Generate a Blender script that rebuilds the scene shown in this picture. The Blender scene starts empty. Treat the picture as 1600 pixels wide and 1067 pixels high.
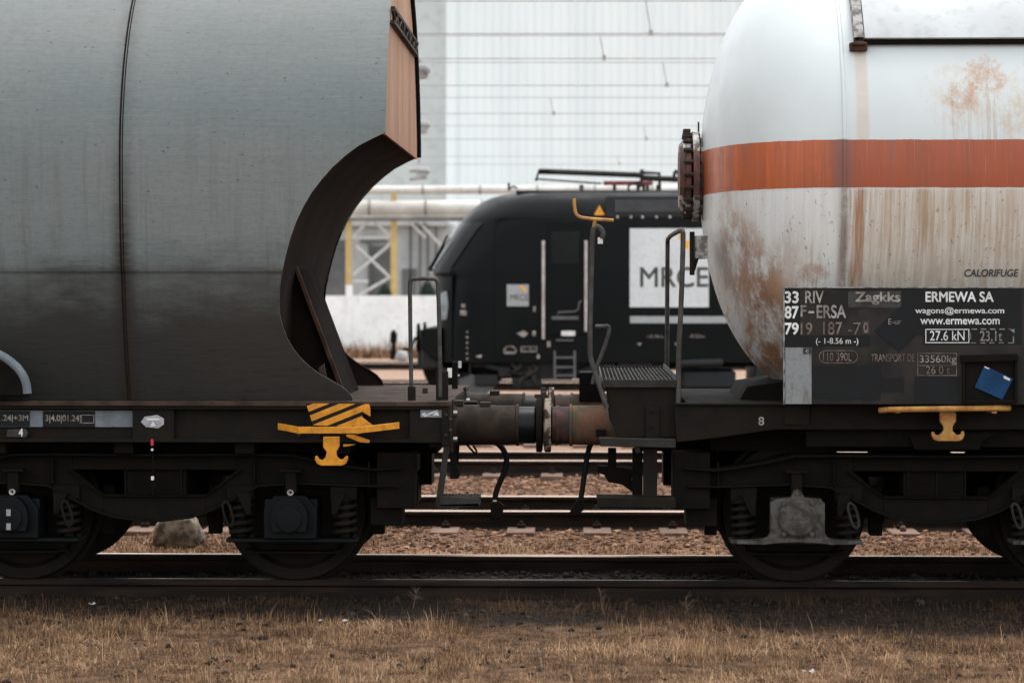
import bpy, bmesh, math, random
import numpy as np
from mathutils import Vector, noise as mnoise

random.seed(7)
rng = np.random.default_rng(7)
S = bpy.context.scene
C = S.collection
R = math.radians

# ------------------------------------------------------------------ camera, sky, sun, exposure
F, H, HZ = 3796.0, 1.92, 450.0            # focal length in photo pixels, eye height over the rails, horizon row
TH = math.atan(109 / F)                   # camera turned slightly left of square-on
cam = bpy.data.objects.new('camera', bpy.data.cameras.new('camera'))
C.objects.link(cam)
cam.location = (0, 0, H)
cam.rotation_euler = (R(90), 0, TH)
cam.data.sensor_width = 36
cam.data.lens = 36 * F / 1600
cam.data.shift_y = -(533.5 - HZ) / 1600
cam.data.clip_start = 0.1
cam.data.clip_end = 2000
cam.data.dof.use_dof = True
cam.data.dof.focus_distance = 15.5
cam.data.dof.aperture_fstop = 2.7
S.camera = cam

SUN_EL, SUN_AZ = 76, 42                  # degrees; azimuth clockwise from +Y (away from camera)
world = bpy.data.worlds.new('World')
S.world = world
world.use_nodes = True
wn = world.node_tree
bg = wn.nodes['Background']
sky = wn.nodes.new('ShaderNodeTexSky')
sky.sky_type = 'NISHITA'
sky.sun_disc = False
sky.sun_elevation = R(SUN_EL)
sky.sun_rotation = R(SUN_AZ)
sky.air_density = 1.2
sky.dust_density = 1.5
hs = wn.nodes.new('ShaderNodeHueSaturation')
hs.inputs['Saturation'].default_value = 0.12
wn.links.new(sky.outputs[0], hs.inputs['Color'])
wn.links.new(hs.outputs[0], bg.inputs['Color'])
bg.inputs['Strength'].default_value = 0.13

sl = bpy.data.lights.new('sun', 'SUN')
sl.energy = 0.55
sl.angle = R(24)
sl.color = (1.0, 0.975, 0.93)
sun = bpy.data.objects.new('sun', sl)
C.objects.link(sun)
sd = Vector((math.cos(R(SUN_EL)) * math.sin(R(SUN_AZ)), math.cos(R(SUN_EL)) * math.cos(R(SUN_AZ)), math.sin(R(SUN_EL))))
sun.rotation_euler = sd.to_track_quat('Z', 'Y').to_euler()
sun.location = (6, 4, 20)

S.view_settings.view_transform = 'Standard'
S.view_settings.look = 'None'
S.view_settings.exposure = 1.6
S.view_settings.gamma = 1.0

# ------------------------------------------------------------------ measuring: a photo pixel on a plane Y becomes a point
def P(px, py, Y):
    u = (px - 800) / F
    c, s = math.cos(TH), math.sin(TH)
    x = Y * (u * c - s) / (c + u * s)
    D = -x * s + Y * c
    return Vector((x, Y, H - (py - HZ) * D / F))
def X(px, Y): return P(px, 0, Y).x
def Z(py, Y, px=909): return P(px, py, Y).z

# ------------------------------------------------------------------ materials
class NT:
    """small helper to write shader node maths"""
    def __init__(s, name):
        s.m = bpy.data.materials.new(name); s.m.use_nodes = True
        s.t = s.m.node_tree; s.b = s.t.nodes['Principled BSDF']
        s.geo = s.t.nodes.new('ShaderNodeNewGeometry')
        s.pos = s.geo.outputs['Position']
        sx = s.t.nodes.new('ShaderNodeSeparateXYZ'); s.t.links.new(s.pos, sx.inputs[0])
        s.x, s.y, s.z = sx.outputs
    def put(s, inp, v):
        if isinstance(v, bpy.types.NodeSocket): s.t.links.new(v, inp)
        elif isinstance(v, (tuple, list)) and inp.type == 'RGBA' and len(v) == 3: inp.default_value = (*v, 1)
        else: inp.default_value = v
    def math(s, op, a, b=0.0, c=0.0):
        n = s.t.nodes.new('ShaderNodeMath'); n.operation = op
        s.put(n.inputs[0], a); s.put(n.inputs[1], b); s.put(n.inputs[2], c)
        return n.outputs[0]
    def add(s, a, b): return s.math('ADD', a, b)
    def sub(s, a, b): return s.math('SUBTRACT', a, b)
    def mul(s, a, b): return s.math('MULTIPLY', a, b)
    def mx(s, a, b): return s.math('MAXIMUM', a, b)
    def step(s, v, a, b, lo=0.0, hi=1.0):       # smooth ramp from a (lo) to b (hi)
        n = s.t.nodes.new('ShaderNodeMapRange'); n.interpolation_type = 'SMOOTHSTEP'
        if a > b: a, b, lo, hi = b, a, hi, lo
        s.put(n.inputs['Value'], v)
        n.inputs['From Min'].default_value = a; n.inputs['From Max'].default_value = b
        n.inputs['To Min'].default_value = lo; n.inputs['To Max'].default_value = hi
        return n.outputs[0]
    def noise(s, scale=5, stretch=(1, 1, 1), detail=6, rough=0.6, off=(0, 0, 0)):
        mp = s.t.nodes.new('ShaderNodeMapping'); s.t.links.new(s.pos, mp.inputs[0])
        mp.inputs['Scale'].default_value = stretch; mp.inputs['Location'].default_value = off
        n = s.t.nodes.new('ShaderNodeTexNoise'); s.t.links.new(mp.outputs[0], n.inputs['Vector'])
        n.inputs['Scale'].default_value = scale; n.inputs['Detail'].default_value = detail
        n.inputs['Roughness'].default_value = rough
        return n.outputs[0]
    def voro(s, scale):
        n = s.t.nodes.new('ShaderNodeTexVoronoi'); s.t.links.new(s.pos, n.inputs['Vector'])
        n.inputs['Scale'].default_value = scale
        return n
    def mix(s, f, a, b):
        n = s.t.nodes.new('ShaderNodeMix'); n.data_type = 'RGBA'
        s.put(n.inputs['Factor'], f); s.put(n.inputs[6], a); s.put(n.inputs[7], b)
        return n.outputs[2]
    def blob(s, cx, cz, rx, rz):
        dx = s.mul(s.sub(s.x, cx), 1 / rx); dz = s.mul(s.sub(s.z, cz), 1 / rz)
        return s.step(s.add(s.mul(dx, dx), s.mul(dz, dz)), 1.0, 0.0)
    def bump(s, h, strength=0.3, dist=0.01):
        n = s.t.nodes.new('ShaderNodeBump'); n.inputs['Strength'].default_value = strength
        n.inputs['Distance'].default_value = dist
        s.put(n.inputs['Height'], h); s.t.links.new(n.outputs[0], s.b.inputs['Normal'])
    def done(s, col, rough=0.7, metal=0.0, spec=0.5):
        s.put(s.b.inputs['Base Color'], col); s.put(s.b.inputs['Roughness'], rough)
        s.put(s.b.inputs['Metallic'], metal); s.put(s.b.inputs['Specular IOR Level'], spec)
        return s.m

def plain(name, c1, c2=None, rough=0.7, metal=0.0, scale=6, stretch=(1, 1, 1), bump=0.25, bscale=70, lo=0.38, hi=0.62, spec=0.5):
    n = NT(name)
    c2 = c2 or tuple(v * 0.7 for v in c1)
    f = n.step(n.noise(scale, stretch), lo, hi)
    f2 = n.noise(scale * 9, (1, 1, 1), 4)
    col = n.mix(f, c1, c2)
    col = n.mix(n.mul(n.step(f2, 0.45, 0.75), 0.35), col, tuple(v * 0.55 for v in c2))
    if bump: n.bump(n.noise(bscale, (1, 1, 1), 5), bump, 0.004)
    return n.done(col, n.step(f, 0, 1, rough, min(1, rough + 0.12)), metal, spec)

M = {}
M['black_steel'] = plain('black_steel', (0.0058, 0.0058, 0.0056), (0.010, 0.0078, 0.0058), 0.78, spec=0.08, scale=9)
M['dark_steel'] = plain('dark_steel', (0.010, 0.0096, 0.0088), (0.016, 0.0125, 0.0092), 0.75, spec=0.08)
M['grey_steel'] = plain('grey_steel', (0.028, 0.027, 0.0255), (0.019, 0.016, 0.013), 0.65, spec=0.22)
M['brown_steel'] = plain('brown_steel', (0.045, 0.031, 0.024), (0.028, 0.019, 0.015), 0.75, scale=4, spec=0.2)
M['rust'] = plain('rust', (0.075, 0.040, 0.026), (0.036, 0.022, 0.017), 0.85, scale=9, spec=0.1)
M['deck_brown'] = plain('deck_brown', (0.062, 0.040, 0.030), (0.033, 0.023, 0.018), 0.8, scale=5, spec=0.15)
M['black_rubber'] = plain('black_rubber', (0.005, 0.005, 0.0055), None, 0.6, spec=0.2)
M['axle_blue'] = plain('axle_blue', (0.0026, 0.0046, 0.006), (0.0038, 0.0046, 0.0046), 0.5, spec=0.12)
M['cast_grey'] = plain('cast_grey', (0.085, 0.081, 0.072), (0.038, 0.033, 0.027), 0.65, scale=14, bump=0.5, spec=0.2)
M['wheel_steel'] = plain('wheel_steel', (0.0065, 0.0055, 0.0045), (0.013, 0.009, 0.0065), 0.65, scale=5, spec=0.12)
def chipped(name, c1, c2, lo):
    n = NT(name)
    f = n.noise(12, (1, 1, 1), 6); g = n.noise(38, (1, 1, 1.4), 7, 0.75)
    col = n.mix(n.step(f, 0.38, 0.62), c1, c2)
    col = n.mix(n.mul(n.step(n.noise(9, (3, 1, .5), 6, .7), 0.5, 0.72), 0.5), col, tuple(v * .45 for v in c2))
    col = n.mix(n.step(g, lo, lo + .05), col, (0.05, 0.028, 0.018))
    n.bump(g, 0.25, 0.003)
    return n.done(col, 0.55, 0, 0.3)
M['yellow'] = chipped('yellow', (0.66, 0.275, 0.016), (0.50, 0.20, 0.014), 0.64)
M['old_yellow'] = chipped('old_yellow', (0.44, 0.24, 0.062), (0.33, 0.145, 0.042), 0.60)
M['black_paint'] = plain('black_paint', (0.006, 0.006, 0.006), None, 0.6, spec=0.2)
M['white_mark'] = plain('white_mark', (0.75, 0.76, 0.75), (0.55, 0.55, 0.53), 0.6, bump=0)
M['faded_mark'] = plain('faded_mark', (0.36, 0.345, 0.32), (0.17, 0.14, 0.125), 0.7, scale=14, bump=0, lo=0.35, hi=0.6)
M['brown_mark'] = plain('brown_mark', (0.25, 0.185, 0.16), (0.10, 0.075, 0.065), 0.7, scale=18, bump=0, lo=0.35, hi=0.6)
M['black_mark'] = plain('black_mark', (0.03, 0.03, 0.032), (0.08, 0.08, 0.08), 0.6, bump=0)
M['panel_blue'] = plain('panel_blue', (0.17, 0.205, 0.235), (0.12, 0.14, 0.155), 0.6, scale=5, spec=0.3)
M['sticker_grey'] = plain('sticker_grey', (0.42, 0.42, 0.45), (0.25, 0.25, 0.27), 0.6)
M['sign_black'] = plain('sign_black', (0.006, 0.008, 0.0095), (0.009, 0.0095, 0.0095), 0.55, bump=0.1, spec=0.2)
M['sign_brown'] = plain('sign_brown', (0.022, 0.018, 0.0155), (0.012, 0.011, 0.0105), 0.6, scale=4, bump=0.1, spec=0.25)
M['sign_grey'] = plain('sign_grey', (0.20, 0.215, 0.22), (0.10, 0.075, 0.055), 0.6, scale=5, stretch=(3, 1, .6), lo=0.5, hi=0.7)
M['patch_grey'] = plain('patch_grey', (0.05, 0.049, 0.048), (0.028, 0.027, 0.026), 0.65, spec=0.2)
M['blue_paper'] = plain('blue_paper', (0.003, 0.045, 0.125), (0.002, 0.032, 0.09), 0.4, bump=0, spec=0.2)
M['red_plastic'] = plain('red_plastic', (0.5, 0.02, 0.04), None, 0.5)
M['loco_black'] = plain('loco_black', (0.0022, 0.0036, 0.0042), (0.0028, 0.0039, 0.0044), 0.34, scale=2, bump=0.02, spec=0.12)
M['loco_roof'] = plain('loco_roof', (0.010, 0.0135, 0.016), (0.012, 0.014, 0.0155), 0.5, scale=2, bump=0.05, spec=0.3)
M['loco_grey'] = plain('loco_grey', (0.09, 0.095, 0.10), (0.07, 0.075, 0.08), 0.5, bump=0)
M['loco_panel'] = plain('loco_panel', (0.62, 0.67, 0.685), (0.58, 0.62, 0.635), 0.45, scale=2, bump=0)
M['loco_panel_dim'] = plain('loco_panel_dim', (0.33, 0.36, 0.37), (0.3, 0.32, 0.33), 0.45, scale=2, bump=0)
M['glass_dark'] = plain('glass_dark', (0.0025, 0.004, 0.0045), (0.003, 0.0045, 0.005), 0.12, bump=0, spec=0.2)
M['chrome'] = plain('chrome', (0.55, 0.53, 0.52), (0.42, 0.38, 0.36), 0.35, 0.9, bump=0)
M['headlight'] = plain('headlight', (0.30, 0.35, 0.37), (0.16, 0.19, 0.2), 0.25, bump=0)
M['red_insulator'] = plain('red_insulator', (0.20, 0.022, 0.03), (0.14, 0.016, 0.022), 0.45)
M['warn_yellow'] = plain('warn_yellow', (0.85, 0.45, 0.02), (0.8, 0.33, 0.02), 0.5, bump=0)
M['wire'] = plain('wire', (0.42, 0.43, 0.43), None, 0.6, bump=0)
M['concrete_white'] = plain('concrete_white', (0.86, 0.89, 0.885), (0.78, 0.81, 0.81), 0.85, scale=0.6, bump=0.05)
M['wall_grey'] = plain('wall_grey', (0.66, 0.71, 0.705), (0.60, 0.65, 0.65), 0.8, scale=0.3, bump=0)
M['shed_grey'] = plain('shed_grey', (0.42, 0.455, 0.46), (0.34, 0.365, 0.37), 0.8, scale=0.5, bump=0)
M['shed_dark'] = plain('shed_dark', (0.12, 0.13, 0.135), (0.09, 0.095, 0.1), 0.8, scale=0.5, bump=0)
M['steel_white'] = plain('steel_white', (0.62, 0.64, 0.64), (0.5, 0.52, 0.52), 0.6, bump=0)
M['column_yellow'] = plain('column_yellow', (0.58, 0.44, 0.17), (0.5, 0.37, 0.15), 0.6, bump=0)
M['pipe_cream'] = plain('pipe_cream', (0.60, 0.595, 0.56), (0.46, 0.44, 0.40), 0.5, scale=0.7, bump=0)
M['pipe_grey'] = plain('pipe_grey', (0.22, 0.22, 0.20), (0.14, 0.14, 0.13), 0.6, scale=0.7, bump=0)
M['conifer'] = plain('conifer', (0.018, 0.035, 0.02), (0.01, 0.02, 0.012), 0.8, scale=3, bump=0)
M['bark'] = plain('bark', (0.06, 0.045, 0.035), None, 0.9)
M['sleeper'] = plain('sleeper', (0.19, 0.112, 0.075), (0.12, 0.072, 0.05), 0.9, scale=4)
M['rock'] = plain('rock', (0.24, 0.20, 0.155), (0.075, 0.064, 0.050), 0.95, scale=15, bump=1.0, bscale=40, spec=.2)
M['weed'] = plain('weed', (0.085, 0.058, 0.042), (0.14, 0.09, 0.06), 0.9, bump=0)
M['paper_white'] = plain('paper_white', (0.40, 0.41, 0.41), (0.3, 0.3, 0.3), 0.8, bump=0)

def rail_side():
    n = NT('rail_rust')
    f = n.step(n.noise(5, (0.4, 1, 3)), 0.4, 0.6)
    n.bump(n.noise(90), 0.3, 0.004)
    return n.done(n.mix(f, (0.011, 0.008, 0.0065), (0.024, 0.015, 0.011)), 0.85, 0, 0.15)
M['rail_rust'] = rail_side()
M['rail_top'] = plain('rail_top', (0.60, 0.46, 0.37), (0.48, 0.36, 0.29), 0.22, 0.85, scale=3, stretch=(.3, 6, 1), bump=0)

def hopper_paint():
    n = NT('hopper_paint')
    xs = X(187, 15.25)
    base = n.mix(n.step(n.noise(0.9, (0.5, 1, 1.5)), 0.35, 0.65), (0.158, 0.184, 0.184), (0.188, 0.204, 0.200))
    scr = n.noise(2.2, (0.8, 1, 46), 7, 0.75)
    base = n.mix(n.mul(n.step(scr, 0.52, 0.76), 0.24), base, (0.29, 0.295, 0.285))
    scr2 = n.noise(3.0, (1.1, 1, 38), 6, 0.8, (3, 0, 7))
    base = n.mix(n.mul(n.step(scr2, 0.52, 0.78), 0.34), base, (0.085, 0.094, 0.092))
    drip = n.noise(2.6, (5.5, 1, 0.28), 6, 0.7, (2, 0, 5))
    base = n.mix(n.mul(n.mul(n.step(drip, 0.48, 0.72), n.step(n.z, 3.3, 2.3, 0.12, 0.6)), 0.75), base, (0.085, 0.085, 0.076))
    grn = n.noise(24, (1, 1, 1.6), 6, 0.8)
    base = n.mix(n.mul(n.step(grn, 0.40, 0.72), 0.38), base, (0.10, 0.112, 0.11))
    # pale top coat dust above
    base = n.mix(n.mul(n.step(n.z, 2.9, 3.7), 0.15), base, (0.24, 0.225, 0.21))
    # road dirt on the lower third, with a ragged border
    nn = n.noise(1.6, (1, 1, 2.2), 7, 0.7)
    nf = n.noise(9, (0.7, 1, 4), 6, 0.75)
    zz = n.add(n.add(n.z, n.mul(n.sub(nn, 0.5), 0.8)), n.mul(n.sub(nf, 0.5), 0.35))
    dirt = n.step(zz, 2.30, 1.62)
    right = n.step(n.x, xs - 0.1, xs + 0.9)
    dcol = n.mix(right, (0.011, 0.0125, 0.0125), (0.023, 0.0185, 0.014))
    dcol = n.mix(n.step(nf, 0.45, 0.7), dcol, (0.009, 0.0075, 0.006))
    col = n.mix(n.mul(dirt, 0.94), base, dcol)
    edge = n.mul(n.step(n.z, 2.035, 2.01), n.step(n.z, 1.2, 1.9, 0.15, 0.35))
    col = n.mix(edge, col, (0.05, 0.046, 0.04))
    # runs down beside the welded ring
    ring = n.mul(n.step(n.math('ABSOLUTE', n.sub(n.x, xs + 0.012)), 0.11, 0.0), n.step(n.z, 3.0, 2.0, 0.25, 1.0))
    col = n.mix(n.mul(ring, n.step(nf, 0.25, 0.6, 0.5, 1.0)), col, (0.022, 0.017, 0.013))
    spk = n.noise(34, (0.6, 1, 1), 3)
    col = n.mix(n.mul(n.step(spk, 0.66, 0.75), 0.6), col, (0.04, 0.038, 0.035))
    n.bump(n.add(n.noise(14, (0.5, 1, 3), 7), n.mul(n.noise(1.3, (1, 1, 1), 2), 3.0)), 0.20, 0.010)
    return n.done(col, n.step(nf, 0.3, 0.7, 0.55, 0.75), 0.0, 0.22)
M['hopper_paint'] = hopper_paint()

def end_rust():
    n = NT('end_wall_rust')
    st = n.noise(1.3, (1, 2.2, 0.30), 4, 0.5)
    col = n.mix(n.step(st, 0.30, 0.70), (0.37, 0.215, 0.138), (0.235, 0.122, 0.070))
    col = n.mix(n.step(n.add(n.z, n.mul(st, 0.5)), 3.25, 2.95), col, (0.33, 0.135, 0.068))
    col = n.mix(n.mul(n.step(n.noise(7, (1, 1.5, 1)), 0.52, 0.7), 0.4), col, (0.24, 0.13, 0.08))
    n.bump(n.noise(20), 0.2, 0.006)
    return n.done(col, 0.8, 0, 0.3)
M['end_wall_rust'] = end_rust()
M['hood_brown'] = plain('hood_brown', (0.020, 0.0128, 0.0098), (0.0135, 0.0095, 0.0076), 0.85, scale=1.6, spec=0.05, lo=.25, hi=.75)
M['rail_grey'] = plain('rail_grey', (0.062, 0.060, 0.056), (0.038, 0.034, 0.030), 0.6, scale=12, spec=0.3)
M['chute_brown'] = plain('chute_brown', (0.013, 0.0085, 0.0066), (0.009, 0.0062, 0.005), 0.9, scale=1.5, spec=0.04)

def tank_paint():
    n = NT('tank_paint')
    xw = X(1320, 15.25)
    white = n.mix(n.step(n.noise(0.8, (1, 1, 1)), 0.35, 0.65), (0.60, 0.645, 0.65), (0.555, 0.60, 0.60))
    white = n.mix(n.mul(n.step(n.noise(3, (1, 1, .7), 6), 0.5, 0.75), 0.25), white, (0.52, 0.52, 0.50))
    stA = n.noise(3.2, (9, 1, 0.22), 6, 0.72)              # vertical dirt runs
    stB = n.noise(1.5, (5.5, 1, 0.18), 5, 0.65, (4, 2, 1))
    blot = n.noise(4.0, (1, 1, 1), 7, 0.72)
    below = n.step(n.z, 2.56, 2.52)
    fade = n.step(n.z, 1.75, 2.6)
    rightw = n.step(n.x, xw - 0.04, xw + 0.06)
    low = n.mix(n.step(n.z, 2.6, 1.9), (0.72, 0.735, 0.72), (0.78, 0.79, 0.77))  # paler white below the stripe, light on the underside put into the colour
    lowf = n.mul(below, n.step(blot, 0.2, 0.8, 0.75, 1.0))
    col = n.mix(lowf, white, low)
    wash = n.mul(n.mul(below, rightw), n.step(n.add(n.mul(stB, .6), n.mul(blot, .5)), 0.40, 0.68, 0.25, 0.85))
    col = n.mix(wash, col, (0.56, 0.475, 0.365))
    runs = n.mul(below, n.mul(n.step(stA, 0.40, 0.66), n.add(n.mul(rightw, 0.66), 0.26)))
    runs = n.mul(runs, n.step(fade, 0.0, 1.0, 0.45, 1.0))
    col = n.mix(runs, col, (0.40, 0.29, 0.195))
    r2 = n.mul(below, n.mul(n.step(stB, 0.52, 0.68), n.add(n.mul(rightw, 0.5), 0.05)))
    col = n.mix(r2, col, (0.27, 0.15, 0.085))
    # rust run right of the ring weld
    wr = n.mul(n.step(n.math('ABSOLUTE', n.sub(n.x, xw + 0.07)), 0.13, 0.0), n.mul(below, n.step(n.add(stA, n.mul(n.z, 0.06)), 0.50, 0.78)))
    col = n.mix(n.mul(wr, 0.85), col, (0.33, 0.15, 0.07))
    wl = n.mul(n.step(n.math('ABSOLUTE', n.sub(n.x, xw)), 0.055, 0.0), n.step(blot, 0.3, 0.55, 0.35, 0.9))
    col = n.mix(n.mul(wl, n.mul(n.step(n.z, 2.86, 2.84), 0.8)), col, (0.12, 0.085, 0.07))
    # stain below the shield bracket
    p1 = P(1340, 150, 15.4)
    s1 = n.mul(n.step(n.math('ABSOLUTE', n.sub(n.x, p1.x + 0.02)), 0.05, 0.025), n.mul(n.step(n.z, 2.82, 2.86), n.step(n.z, 3.48, 3.44)))
    col = n.mix(n.mul(s1, n.step(blot, 0.3, 0.6, 0.25, 0.6)), col, (0.52, 0.42, 0.31))
    # rust blooms on the shell
    for px, py, rx, rz, k in ((1540, 122, .12, .12, 1), (1500, 155, .10, .11, 1), (1535, 150, .34, .22, .5), (1580, 185, .10, .12, .55), (1272, 428, .10, .06, .8)):
        q = P(px, py, 15.35)
        b = n.step(n.add(n.mul(n.blob(q.x, q.z, rx * 1.9, rz * 1.9), 0.32), n.mul(n.noise(11, (1, 1, .7), 9, .82), 0.75)), 0.57, 0.80)
        col = n.mix(n.mul(b, k * .8), col, (0.40, 0.20, 0.095) if k > .6 else (0.50, 0.36, 0.23))
    # large rust on the lower part of the head
    for px, py, rx, rz, k in ((1212, 520, .20, .44, .95), (1188, 455, .16, .40, .9), (1158, 400, .15, .36, .75), (1205, 565, .24, .20, .95), (1140, 340, .08, .36, .5), (1225, 420, .12, .4, .4)):
        q = P(px, py, 15.8)
        b = n.mul(n.blob(q.x, q.z, rx, rz), n.step(n.add(n.mul(blot, 0.6), n.mul(n.noise(5, (3, 1, .7), 7, .75), 0.5)), 0.44, 0.62))
        col = n.mix(n.mul(b, k), col, n.mix(n.step(blot, 0.4, 0.65), (0.25, 0.105, 0.048), (0.40, 0.225, 0.115)))
    for px, py, k in ((1150, 470, .55), (1185, 540, .75), (1205, 590, .8), (1500, 200, .3), (1552, 195, .35), (1272, 445, .5)):
        q = P(px, py, 15.7 if px < 1230 else 15.3)
        b = n.mul(n.blob(q.x, q.z, .14, .34), n.step(n.noise(4, (9, 1, .25), 6, .7), 0.48, 0.62))
        col = n.mix(n.mul(b, k), col, (0.33, 0.17, 0.085))
    speck = n.noise(42, (1, 1, .6), 3)
    col = n.mix(n.mul(n.mul(n.step(speck, 0.62, 0.70), below), 0.55), col, (0.14, 0.11, 0.09))
    # painted orange stripe
    zb = n.add(n.z, n.mul(n.sub(n.noise(7, (1, 1, .3), 5, .7), 0.5), 0.014))
    band = n.mul(n.step(zb, 2.5455, 2.5495), n.step(zb, 2.8495, 2.8455))
    bc = n.mix(n.step(n.x, xw - 0.35, xw + 0.1), (0.47, 0.105, 0.026), (0.36, 0.080, 0.030))
    bc = n.mix(n.mul(n.step(blot, 0.42, 0.62), 0.35), bc, (0.30, 0.085, 0.05))
    bc = n.mix(n.mul(n.step(stA, 0.42, 0.62), 0.6), bc, (0.26, 0.075, 0.036))
    bc = n.mix(n.mul(n.step(stB, 0.56, 0.7), 0.65), bc, (0.22, 0.095, 0.072))
    bc = n.mix(n.mul(n.step(n.noise(8, (26, 1, .25), 4), 0.6, 0.7), 0.3), bc, (0.60, 0.40, 0.28))
    bc = n.mix(n.mul(n.step(n.math('ABSOLUTE', n.sub(n.x, xw - 0.01)), 0.11, 0.0), 0.7), bc, (0.14, 0.085, 0.075))
    col = n.mix(band, col, bc)
    n.bump(n.add(n.mul(n.noise(1.2), 2.0), n.mul(n.noise(40), 0.12)), 0.12, 0.02)
    return n.done(col, n.step(blot, 0.3, 0.7, 0.38, 0.58), 0, 0.45)
M['tank_paint'] = tank_paint()

def flange_paint():
    n = NT('flange_paint')
    b = n.mul(n.step(n.z, 2.545, 2.55), n.step(n.z, 2.85, 2.845))
    f = n.step(n.noise(14, (1, 1, 1), 7), 0.42, 0.58)
    col = n.mix(b, (0.48, 0.46, 0.44), (0.17, 0.05, 0.038))
    col = n.mix(f, col, (0.06, 0.04, 0.032))
    n.bump(n.noise(60), 0.5, 0.006)
    return n.done(col, 0.7)
M['flange_paint'] = flange_paint()
M['shield_white'] = plain('shield_white', (0.46, 0.485, 0.49), (0.41, 0.43, 0.435), 0.5, scale=1.2, bump=0.05)
M['mottled'] = plain('mottled', (0.36, 0.36, 0.35), (0.12, 0.105, 0.09), 0.7, scale=22)
M['weld_rust'] = plain('weld_rust', (0.62, 0.60, 0.58), (0.40, 0.30, 0.24), 0.7, scale=7)
M['peeling'] = plain('peeling', (0.27, 0.225, 0.175), (0.04, 0.028, 0.022), 0.8, scale=16, lo=0.45, hi=0.53, spec=0.15)
M['buffer_rust'] = plain('buffer_rust', (0.125, 0.060, 0.036), (0.055, 0.052, 0.033), 0.75, scale=7, bump=0.5, spec=0.2)
M['buffer_brown'] = plain('buffer_brown', (0.029, 0.0185, 0.0125), (0.017, 0.0125, 0.0095), 0.65, scale=7, spec=0.15)
M['plunger_red'] = plain('plunger_red', (0.085, 0.026, 0.022), (0.026, 0.020, 0.018), 0.6, scale=8, spec=0.25)
M['plunger_black'] = plain('plunger_black', (0.0035, 0.005, 0.0065), None, 0.35, spec=0.2)

def siding():
    n = NT('white_siding')
    f = n.step(n.noise(0.5, (1.8, 1, 0.25), 4), 0.4, 0.6)
    col = n.mix(f, (0.775, 0.85, 0.86), (0.735, 0.81, 0.825))
    return n.done(col, 0.6)
M['white_siding'] = siding()

def ground_mat():
    n = NT('ground')
    big = n.noise(0.9, (1, 1, 1), 6, 0.65)
    med = n.noise(7, (1, 1, 1), 7, 0.7)
    fine = n.noise(55, (1, 1, 1), 4, 0.7)
    vo = n.voro(26)
    grass = n.mix(n.step(med, 0.38, 0.64), (0.15, 0.085, 0.048), (0.045, 0.028, 0.018))
    grass = n.mix(n.mul(n.step(n.noise(1.7, (1, 1.4, 1), 6, .7, (4, 1, 0)), 0.55, 0.66), 0.75), grass, (0.032, 0.021, 0.015))
    grass = n.mix(n.mul(n.step(fine, 0.5, 0.7), 0.5), grass, (0.22, 0.135, 0.078))
    bed = n.mix(n.step(fine, 0.35, 0.65), (0.008, 0.0062, 0.005), (0.022, 0.016, 0.0125))
    grav = n.mix(n.step(vo.outputs['Distance'], 0.1, 0.6), (0.25, 0.130, 0.075), (0.065, 0.035, 0.022))
    grav = n.mix(n.mul(n.step(med, 0.4, 0.7), 0.5), grav, (0.32, 0.185, 0.110))
    far = n.mix(n.step(med, 0.4, 0.65), (0.36, 0.24, 0.172), (0.25, 0.16, 0.115))
    yy = n.add(n.y, n.mul(n.sub(big, 0.5), 0.9))
    col = n.mix(n.step(n.add(yy, n.mul(n.x, 0.13)), 14.65, 15.1), grass, bed)  # oily bed colour also paints the wagons' shade, out to its slanting edge
    col = n.mix(n.step(n.y, 17.4, 17.75), col, n.mix(n.step(yy, 18.6, 20.2), (0.30, 0.155, 0.080), grav))
    col = n.mix(n.step(n.y, 28, 34), col, far)
    n.bump(n.add(fine, n.mul(med, 2)), 0.7, 0.02)
    return n.done(col, 0.95, 0, 0.15)
M['ground'] = ground_mat()

def tone_mat(name, ramp, rough=0.85):
    n = NT(name)
    a = n.t.nodes.new('ShaderNodeAttribute'); a.attribute_name = 'tone'
    cr = n.t.nodes.new('ShaderNodeValToRGB')
    e = cr.color_ramp.elements
    e[0].color = (*ramp[0], 1); e[1].color = (*ramp[-1], 1)
    for i, c in enumerate(ramp[1:-1]):
        q = e.new((i + 1) / (len(ramp) - 1)); q.color = (*c, 1)
    n.t.links.new(a.outputs['Fac'], cr.inputs[0])
    return n.done(cr.outputs[0], rough, 0, 0.15)
M['dry_grass'] = tone_mat('dry_grass', [(0.034, 0.021, 0.013), (0.135, 0.075, 0.040), (0.275, 0.160, 0.086), (0.48, 0.32, 0.19)])
M['stones'] = tone_mat('stones', [(0.035, 0.021, 0.015), (0.115, 0.060, 0.036), (0.245, 0.132, 0.080), (0.40, 0.25, 0.16)])
M['dark_stones'] = tone_mat('dark_stones', [(0.007, 0.006, 0.005), (0.016, 0.012, 0.010), (0.03, 0.0225, 0.018), (0.055, 0.044, 0.037)])

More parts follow.
